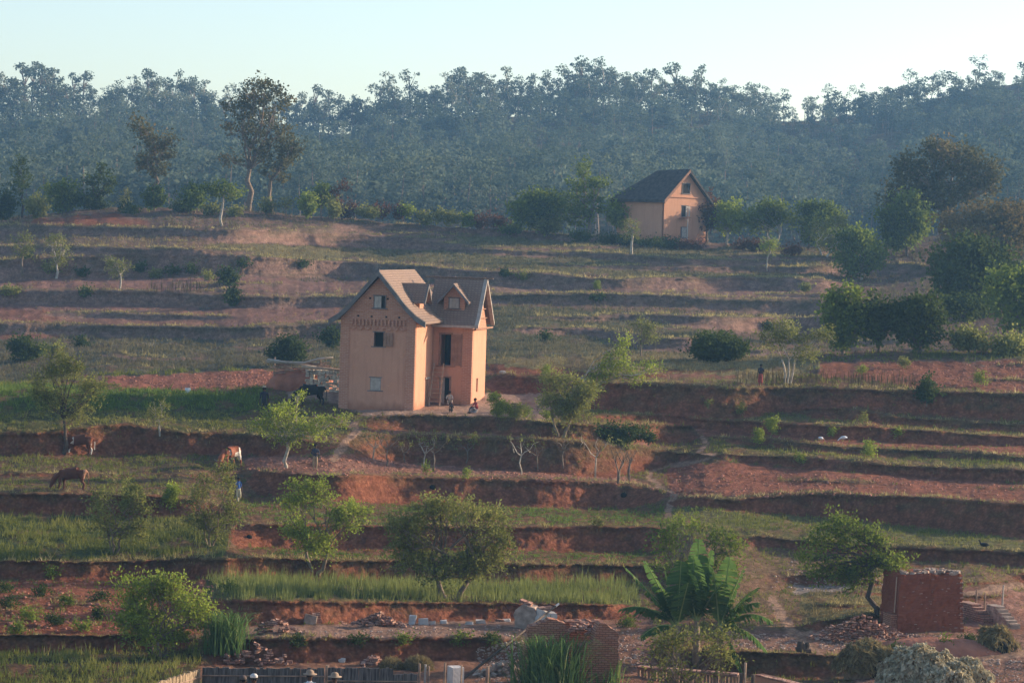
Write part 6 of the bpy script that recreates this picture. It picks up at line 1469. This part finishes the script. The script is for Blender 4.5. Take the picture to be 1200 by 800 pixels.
# loose pale blocks along the track
for i, (x, y, w_, h_, lb) in enumerate([(364, 731, 14, 12, 'grey plank-like slab leaning with its twin at the left of the track'), (372, 730, 9, 13, 'pinkish slab leaning against the grey slab at the left of the track'), (483, 731, 8, 11, 'tall narrow white block standing on the dirt track'), (496, 731, 11, 8, 'broad white block right of the tall narrow one'), (507, 731, 7, 5, 'small white block between the broad one and the lone one'), (520, 730, 8, 5, 'lone flat white block on the track'), (550, 731, 9, 4, 'pale block left of the pair on the track'), (563, 730, 11, 5, 'grey block, left of the far pair on the track'), (586, 728, 9, 4, 'pinkish block of the pair near the masonry lump'), (594, 728, 7, 4, 'white block of the pair near the masonry lump'), (437, 772, 5, 5, 'little white block on the strip behind the reed fence, beside the striped pile'), (400, 775, 8, 5, 'chalky lump lying behind the reed fence')]):
    q = gpx(x, y); s_ = sc(q); o = MB().box((0, 0, h_ * s_ / 2 - .03), (w_ * s_, w_ * s_ * .7, h_ * s_), rz=rnd.uniform(-.3, .3), rx=rnd.uniform(-.06, .06), ry=(.2 if i < 2 else .05) * (-1) ** i, jit=.035).build('stone_block', M['concrete'] if i not in (0, 1, 8) else (M['ash'] if i == 0 else M['firebrick']), None, loc=q); tag(o, lb, 'block', 'pale blocks left along the dirt track')
def pile(label, px, py, n, w_, mat, seed, bs=.2):
    q = gpx(px, py); rr = random.Random(seed); mb = MB()
    for i in range(n):
        x = rr.gauss(0, w_ / 2.4); h = max(0, 1 - abs(x) / w_) * w_ * .45; mb.box((x, rr.gauss(0, .2), rr.uniform(0, h) + .04), (bs, bs * .5, bs * .42), rz=rr.uniform(0, 3), rx=rr.uniform(-.4, .4), ry=rr.uniform(-.4, .4), jit=.015)
    return tag(mb.build('brick_rubble', M[mat], None, loc=q), label, 'rubble', kind='stuff')
pile('tumbled heap of red bricks on the middle of the dirt track', 445, 733, 90, .95, 'firebrick', 61)
pile('few red bricks scattered at the left end of the dirt track', 322, 741, 40, 1.0, 'firebrick', 62)
pile('small pile of pale and red bricks behind the reed fence', 438, 779, 30, .45, 'firebrick', 63, .26)
pile('flat scatter of pale bricks on the strip left behind the reed fence', 300, 779, 50, 1.6, 'firebrick', 64)
pile('heap of broken bricks and stones left of the ruined kiln', 592, 792, 160, 1.0, 'ash', 65)
pile('scatter of pink and white broken bricks left of the brick kiln', 1010, 752, 220, 2.2, 'firebrick', 66, .16)
# brush domes by the fence
def brush(label, px, py, w_, seed):
    q = gpx(px, py); s_ = sc(q); r = np.random.default_rng(seed); n = 1500; d = rand_dir(n, r); d[:, 2] = np.abs(d[:, 2]); R3 = np.array((w_ * s_ / 2, .6, w_ * s_ * .42))
    root = empty('brush_pile', q, 0, label, 'brush pile'); MB().ell((0, 0, 0), tuple(R3 * .9), 12, 8, .06).build('core', M['straw'], root, True)
    Vv, Ff = leaf_quads(d * R3, d * .6 + rand_dir(n, r) * .8, .3, r, .1); link_mesh('twigs', np_mesh('twigs', Vv, Ff, [M['dryg']], tint=np.clip(r.random(n) * .6, 0, 1)), root)
brush('round grey brush heap behind the stepped end of the reed fence', 459, 783, 24, 71); brush('wider dark brush heap beside the round one behind the fence', 490, 784, 32, 72)

# ---- reed fence panels, posts
M['reedfence'] = None
m, N, L = new_mat('woven_reed'); out = N.new('ShaderNodeOutputMaterial'); bs_ = N.new('ShaderNodeBsdfPrincipled'); bs_.inputs['Roughness'].default_value = .9
tc = N.new('ShaderNodeTexCoord'); mp = N.new('ShaderNodeMapping'); mp.inputs['Scale'].default_value = (22, 22, 2.2); L.new(tc.outputs['Object'], mp.inputs[0]); nz = N.new('ShaderNodeTexNoise'); nz.inputs['Scale'].default_value = 1; nz.inputs['Detail'].default_value = 4; L.new(mp.outputs[0], nz.inputs[0])
rp = N.new('ShaderNodeValToRGB'); rp.color_ramp.elements[0].position = .35; rp.color_ramp.elements[1].position = .65; rp.color_ramp.elements[0].color = (.045, .038, .035, 1); rp.color_ramp.elements[1].color = (.17, .15, .135, 1); L.new(nz.outputs[0], rp.inputs[0]); L.new(rp.outputs[0], bs_.inputs['Base Color'])
bp = N.new('ShaderNodeBump'); bp.inputs['Distance'].default_value = .03; L.new(nz.outputs[0], bp.inputs['Height']); L.new(bp.outputs[0], bs_.inputs['Normal']); L.new(bs_.outputs[0], out.inputs[0]); M['reedfence'] = m
def fence_panel(label, x0, y0, x1, y1, D0, D1, mat='reedfence', step=None):
    a, b = P(x0, y0, D0), P(x1, y1, D1); L_ = math.hypot(b[0] - a[0], b[1] - a[1]); rz = math.atan2(b[1] - a[1], b[0] - a[0])
    root = empty('reed_fence', (a[0], a[1], a[2] - 2.0), rz, label, 'fence'); dz = b[2] - a[2]
    n = int(L_ / .10); mb = MB(); rr = random.Random(int(x0))
    for i in range(n):
        t = (i + .5) / n; x = L_ * t; h = 2.0 + dz * t + rr.uniform(-.03, .03) - (step[1] if step and t > step[0] else 0)
        mb.box((x, rr.uniform(-.015, .015), h / 2 - .2), (L_ / n * 1.02, .05, h + .4), ry=rr.uniform(-.008, .008))
    mb.build('reed_panel', M[mat], root)
    for z in (.6, 1.2, 1.78 - (step[1] if step else 0)):
        mb = MB(); mb.tube([(0, -.06, z), (L_, -.06, z + dz)], .02, 5); mb.build('rail', M['sticks'], root)
    return root
fence_panel('long grey reed fence panel, left one of the two behind the heads', 237, 782, 380, 783, 84, 83.8)
fence_panel('grey reed fence panel with a stepped right end, right one of the two', 384, 782, 489, 783, 84, 84.3, step=(.74, .16))
fence_panel('pale straw end panel of the reed fence turning away at its left corner', 180, 800, 233, 784, 80, 84, 'straw')
for i, (x, y, hh_, r_, lb, mt) in enumerate([(383, 779, 2.2, .06, 'leaning thin post between the two reed fence panels', 'sticks'), (491, 777, 2.1, .04, 'thin post just right of the reed fence end', 'sticks'), (498, 778, 2.1, .04, 'thin pale post, second right of the reed fence', 'palewood'), (502, 780, 2.0, .035, 'thin post, third right of the reed fence', 'sticks'), (521, 776, 2.2, .04, 'dark thin post touching the concrete pillar on its left', 'sticks'), (571, 780, 2.0, .06, 'thick dark post under the long slanting pole', 'sticks'), (868, 788, 1.6, .06, 'short dark stake under the right banana leaves', 'darkbark'), (882, 790, 1.6, .07, 'thick short stake under the right banana leaves', 'darkbark'), (873, 776, 2.2, .04, 'pale prop stick leaning under the right banana leaves', 'pole')]):
    q = P(x, y, 85); tag(MB().tube([(0, 0, -hh_), (.02, 0, 0)], r_, 6).build('post', M[mt], None, loc=q), lb, 'post')
q = P(534, 781, 85.5); pl = empty('pillar', (q[0], q[1], q[2] - 2.2), R(25), 'square pale concrete pillar at the bottom edge of the photo', 'pillar'); mb = MB(); mb.box((0, 0, 1.1), (.38, .42, 2.2), jit=.02); mb.build('shaft', M['concrete'], pl)
q = P(541, 780, 84.9); tag(MB().tube([(0, 0, -2.2), (.0, 0, .03)], .03, 6).build('post', M['pole'], None, loc=q), 'thin wooden pole strapped to the front of the concrete pillar', 'post')
a, b = Vector(P(540, 797, 87.5)), Vector(P(651, 710, 93.0)); pp = empty('slanting_pole', a, 0, 'long grey pole slanting up to the right over the dirt track, with a pale tip', 'pole')
MB().tube([(0, 0, 0) - (b - a) * .25 if False else tuple((b - a) * -.2), tuple(b - a)], [.05, .03], 8).build('shaft', M['darkbark'], pp, True); d = (b - a); MB().tube([tuple(d), tuple(d * 1.035)], [.04, .035], 8).build('tip', M['concrete'], pp)
# low brick-capped wall with slats behind the shrub
a, b = P(748, 781, 92), P(868, 788, 91); L_ = math.hypot(b[0] - a[0], b[1] - a[1]); lw = empty('low_wall', (a[0], a[1], a[2] - 1.6), math.atan2(b[1] - a[1], b[0] - a[0]), 'low wall of upright slats with a pale brick cap below the banana plants', 'wall')
mb = MB()
for i in range(int(L_ / .11)): mb.box((i * .11 + .05, 0, .75), (.075, .06, 1.7), ry=rnd.uniform(-.03, .03), jit=.01)
mb.build('slats', M['sticks'], lw); mb = MB()
for i in range(int(L_ / .24)): mb.box((i * .24 + .12, 0, 1.60), (.23, .28, .09), jit=.012)
mb.build('brick_cap', M['firebrick'], lw)
a, b = P(889, 791, 91), P(945, 799, 89); L_ = math.hypot(b[0] - a[0], b[1] - a[1]); lw = empty('low_wall', (a[0], a[1], a[2] - 1.6), math.atan2(b[1] - a[1], b[0] - a[0]), 'pale plastered low wall cut by the bottom edge right of the bananas', 'wall'); MB().box((L_ / 2, 0, .8), (L_, .3, 1.6), jit=.02).build('wall_body', M['plaster_up'], lw); MB().box((L_ / 2, 0, 1.625), (L_, .36, .05), jit=.015).build('coping', M['firebrick'], lw)
mb = MB(); p = gpx(938, 763); mb.ell((0, 0, .15), (.16, .14, .22), 8, 6, .2, seed=2); mb.ell((.22, .05, .12), (.12, .1, .2), 8, 6, .2, seed=5); mb.box((.1, 0, .06), (.5, .2, .12), jit=.03)
tag(mb.build('stump', M['darkbark'], None, loc=p), 'small dark forked stump on the lower path', 'stump')

# ---- cane clump, tuft of long grass, banana plants
def cane(label, px, py, w_, h_, n, seed, D=None, nm='cane_clump'):
    q = gpx(px, py) if D is None else Vector(P(px, py, D)); s_ = sc(q); r = np.random.default_rng(seed); root = empty(nm, q, 0, label, 'grass clump')
    W_, H_ = w_ * s_ / 2, h_ * s_; V2 = []; nseg = 6
    for i in range(n):
        b0 = np.array((r.normal() * W_ * .35, r.normal() * .3, -.1)); az = r.uniform(0, 6.28); out_ = np.array((math.cos(az), math.sin(az) * .7, 0)) * r.uniform(.1, .9) * W_; hh_ = H_ * r.uniform(.45, 1.05); wd_ = r.uniform(.012, .028)
        side = np.array((-math.sin(az), math.cos(az), .2)) * wd_ ; prev = None
        for k in range(nseg + 1):
            t = k / nseg; p_ = b0 + out_ * 1.7 * t ** 1.5 + np.array((0, 0, hh_ * (t - .55 * t ** 2.6) / .62)); w2 = side * (1 - t ** 2) * (1 if t > 0 else .6) + 1e-4
            cur = (p_ - w2, p_ + w2)
            if prev is not None: V2 += [prev[0], prev[1], cur[1], cur[0]]
            prev = cur
    Vv = np.array(V2); Ff = np.arange(len(Vv)).reshape(-1, 4); tt = np.repeat(np.clip(r.normal(size=n) * .25 + .45, 0, 1), nseg)
    link_mesh('blades', np_mesh('blades', Vv, Ff, [M['cane']], tint=tt), root); return root
cane('big clump of long-bladed cane grass in front of the ruined kiln', 643, 835, 92, 118, 900, 81, 88.5)
cane('arching tuft of long grass beside the yellow-green shrub at the lower left', 262, 762, 62, 62, 420, 82)
cane('small clump of pale-tipped blades at the foot of the ruined kiln', 712, 830, 44, 80, 130, 83, 89)
def banana(label, px, py, leaves, hp, seed, D=None):
    q = gpx(px, py) if D is None else Vector(P(px, py, D)); s_ = sc(q); r = np.random.default_rng(seed); root = empty('banana_plant', q, 0, label, 'banana plant')
    top_ = hp * s_; mb = MB(); mb.tube([(0, 0, -.2), (.02, 0, top_ * .5), (0, 0, top_)], [.15, .12, .08], 9); mb.build('trunk', M['straw'], root, True)
    for (ex, ey, curl, wd_) in leaves:
        e_ = P(ex, ey, q.y); tip = Vector((e_[0] - q.x, r.uniform(-.7, .7), e_[2] - q.z)); b0 = Vector((0, 0, top_ * .9)); mid = (b0 + tip) / 2 + Vector((0, 0, curl)); n = 14; V2, F2 = [], []
        pts = [b0 * (1 - t) ** 2 + mid * 2 * t * (1 - t) + tip * t * t for t in [i / n for i in range(n + 1)]]
        rib = MB(); rib.tube(pts, [.035 * (1 - .8 * i / n) + .006 for i in range(n + 1)], 5)
        W_ = wd_ * s_ / 2 * 1.45
        Vq = []
        for i in range(n):
            t0, t1 = i / n, (i + 1) / n
            if t1 < .18: continue
            d_ = (pts[i + 1] - pts[i]).normalized(); sd_ = d_.cross(Vector((0, 0, 1))); sd_ = sd_.normalized() if sd_.length > .15 else Vector((1, 0, 0)); sd_ = (sd_ + Vector((0, .35 * (1 if sd_.y > 0 else -1), 0))).normalized(); nn = sd_.cross(d_)
            w0 = W_ * math.sin(math.pi * min(1, (t0 - .12) / .9)) ** .6 if t0 > .12 else 0; w1 = W_ * math.sin(math.pi * min(.999, (t1 - .12) / .9)) ** .6
            for sg in (-1, 1):
                for h in range(2):       # torn strips
                    u0 = h / 2; a0 = pts[i].lerp(pts[i + 1], u0); a1 = pts[i].lerp(pts[i + 1], u0 + .5); wa = w0 + (w1 - w0) * u0; dr_ = Vector((0, 0, -1)) * wa * r.uniform(.1, .4)
                    Vq += [a0, a1, a1 + sd_ * sg * wa * r.uniform(.85, 1) + dr_ + d_ * .05, a0 + sd_ * sg * wa + dr_ * .95 + d_ * .05]
        Vv = np.array([tuple(x) for x in Vq]); Ff = np.arange(len(Vv)).reshape(-1, 4)
        lf = link_mesh('leaf', np_mesh('leaf', Vv, Ff, [M['leaf_banana']], tint=np.clip(r.normal(size=len(Ff)) * .15 + r.uniform(.2, .7), 0, 1)), root)
        rib.build('midrib', M['leaf_banana_rib'], lf, True)
M['leaf_banana_rib'] = plain('banana_midrib', (.22, .27, .09), var=.1)
banana('left banana plant with upright torn leaves below the tree of bright tufts', 792, 775, [(733,664,.2,26),(757,660,.2,24),(780,668,.1,26),(797,655,.1,26),(768,700,.25,22),(726,716,.7,30),(744,722,.7,30),(805,680,.1,28),(775,690,.1,26),(790,700,.1,28),(750,745,.5,26)], 44, 91)
banana('middle banana plant with the tallest upright leaves', 815, 772, [(819,632,.1,20),(835,645,.2,24),(826,670,.2,28),(803,662,.1,26),(846,682,.3,26),(785,690,.3,26),(812,650,.1,28),(830,700,.3,28),(800,706,.3,26)], 46, 92)
banana('right banana plant with broad leaves bowing over to the right', 842, 775, [(857,655,.2,24),(872,662,.3,26),(888,686,.4,26),(905,728,.75,30),(898,762,.7,28),(890,706,.5,28),(870,790,.5,22),(836,668,.1,26),(850,700,.2,26),(880,700,.4,28),(865,735,.4,26)], 42, 93)
# small holes in the banks (dug-outs): black lumps, shade painted in
for (x, y, w_, lb) in [(292, 629, 7, 'small round dark hole dug in the red bank below the walking person'), (507, 571, 8, 'small dark hole in the long red bank below the house'), (731, 580, 8, 'dark hole at the right end of the long red bank')]:
    q = gpx(x, y); s_ = sc(q); tag(MB().ell((0, 0, 0), (w_ * s_ / 2, .12, w_ * s_ * .42), 10, 7, .12, seed=int(x)).build('burrow', M['dark'], None, True, loc=q), lb, 'hole')
# ------------------------------------------------------------------ haze, light, camera
hzm, N, L = new_mat('haze_air')
out = N.new('ShaderNodeOutputMaterial'); pv = N.new('ShaderNodeVolumePrincipled')
pv.inputs['Color'].default_value = (.30, .60, 1.0, 1); pv.inputs['Density'].default_value = HAZE; pv.inputs['Anisotropy'].default_value = .3
L.new(pv.outputs[0], out.inputs['Volume'])
zt = 1.0 + max(max(v[2] for v in [o.matrix_world @ Vector(c) for c in o.bound_box]) for o in COL.objects if o.type == 'MESH') if False else 95
hb = MB().box((0, 360, (zt - 60) / 2), (900, 1120, zt + 60)).build('haze', hzm); tag(hb, kind='stuff')

w = bpy.data.worlds.new('World'); scene.world = w; w.use_nodes = True; nt = w.node_tree; nt.nodes.clear()
wo = nt.nodes.new('ShaderNodeOutputWorld'); bg = nt.nodes.new('ShaderNodeBackground'); sk = nt.nodes.new('ShaderNodeTexSky')
sk.sky_type = 'NISHITA'; sk.sun_disc = False; sk.sun_elevation = R(SUN_EL); sk.sun_rotation = R(SUN_AZ); sk.altitude = 1200; sk.air_density = 1.0; sk.dust_density = DUST; sk.ozone_density = OZ
bg.inputs[1].default_value = SKY; nt.links.new(sk.outputs[0], bg.inputs[0]); nt.links.new(bg.outputs[0], wo.inputs[0])
sd = bpy.data.lights.new('sun', 'SUN'); sd.energy = SUN; sd.angle = R(.6); sd.color = (1, .81, .60)
so = bpy.data.objects.new('sun', sd); COL.objects.link(so)
# SUN_AZ: clockwise from +Y seen from above
d = Vector((math.sin(R(SUN_AZ)) * math.cos(R(SUN_EL)), math.cos(R(SUN_AZ)) * math.cos(R(SUN_EL)), math.sin(R(SUN_EL))))
so.rotation_euler = d.to_track_quat('Z', 'Y').to_euler(); so.location = d * 80 + Vector((0, 150, 0))

cam = bpy.data.cameras.new('camera'); co = bpy.data.objects.new('camera', cam); COL.objects.link(co)
cam.sensor_width = 36; cam.lens = 36 * F_PX / 1200; cam.clip_end = 5000; cam.clip_start = .5
back = -FWD; Mx = Matrix(((CX[0], CY[0], back[0], 0), (CX[1], CY[1], back[1], 0), (CX[2], CY[2], back[2], 0), (0, 0, 0, 1)))
co.matrix_world = Mx; scene.camera = co
scene.view_settings.view_transform = 'Standard'; scene.view_settings.look = 'None'; scene.view_settings.gamma = 1; scene.view_settings.exposure = EXPO
scene.render.engine = 'CYCLES'; cy = scene.cycles
cy.use_denoising = True; cy.max_bounces = 5; cy.diffuse_bounces = 3; cy.transmission_bounces = 3; cy.volume_bounces = 1; cy.transparent_max_bounces = 6
cy.use_adaptive_sampling = True; cy.adaptive_threshold = .02
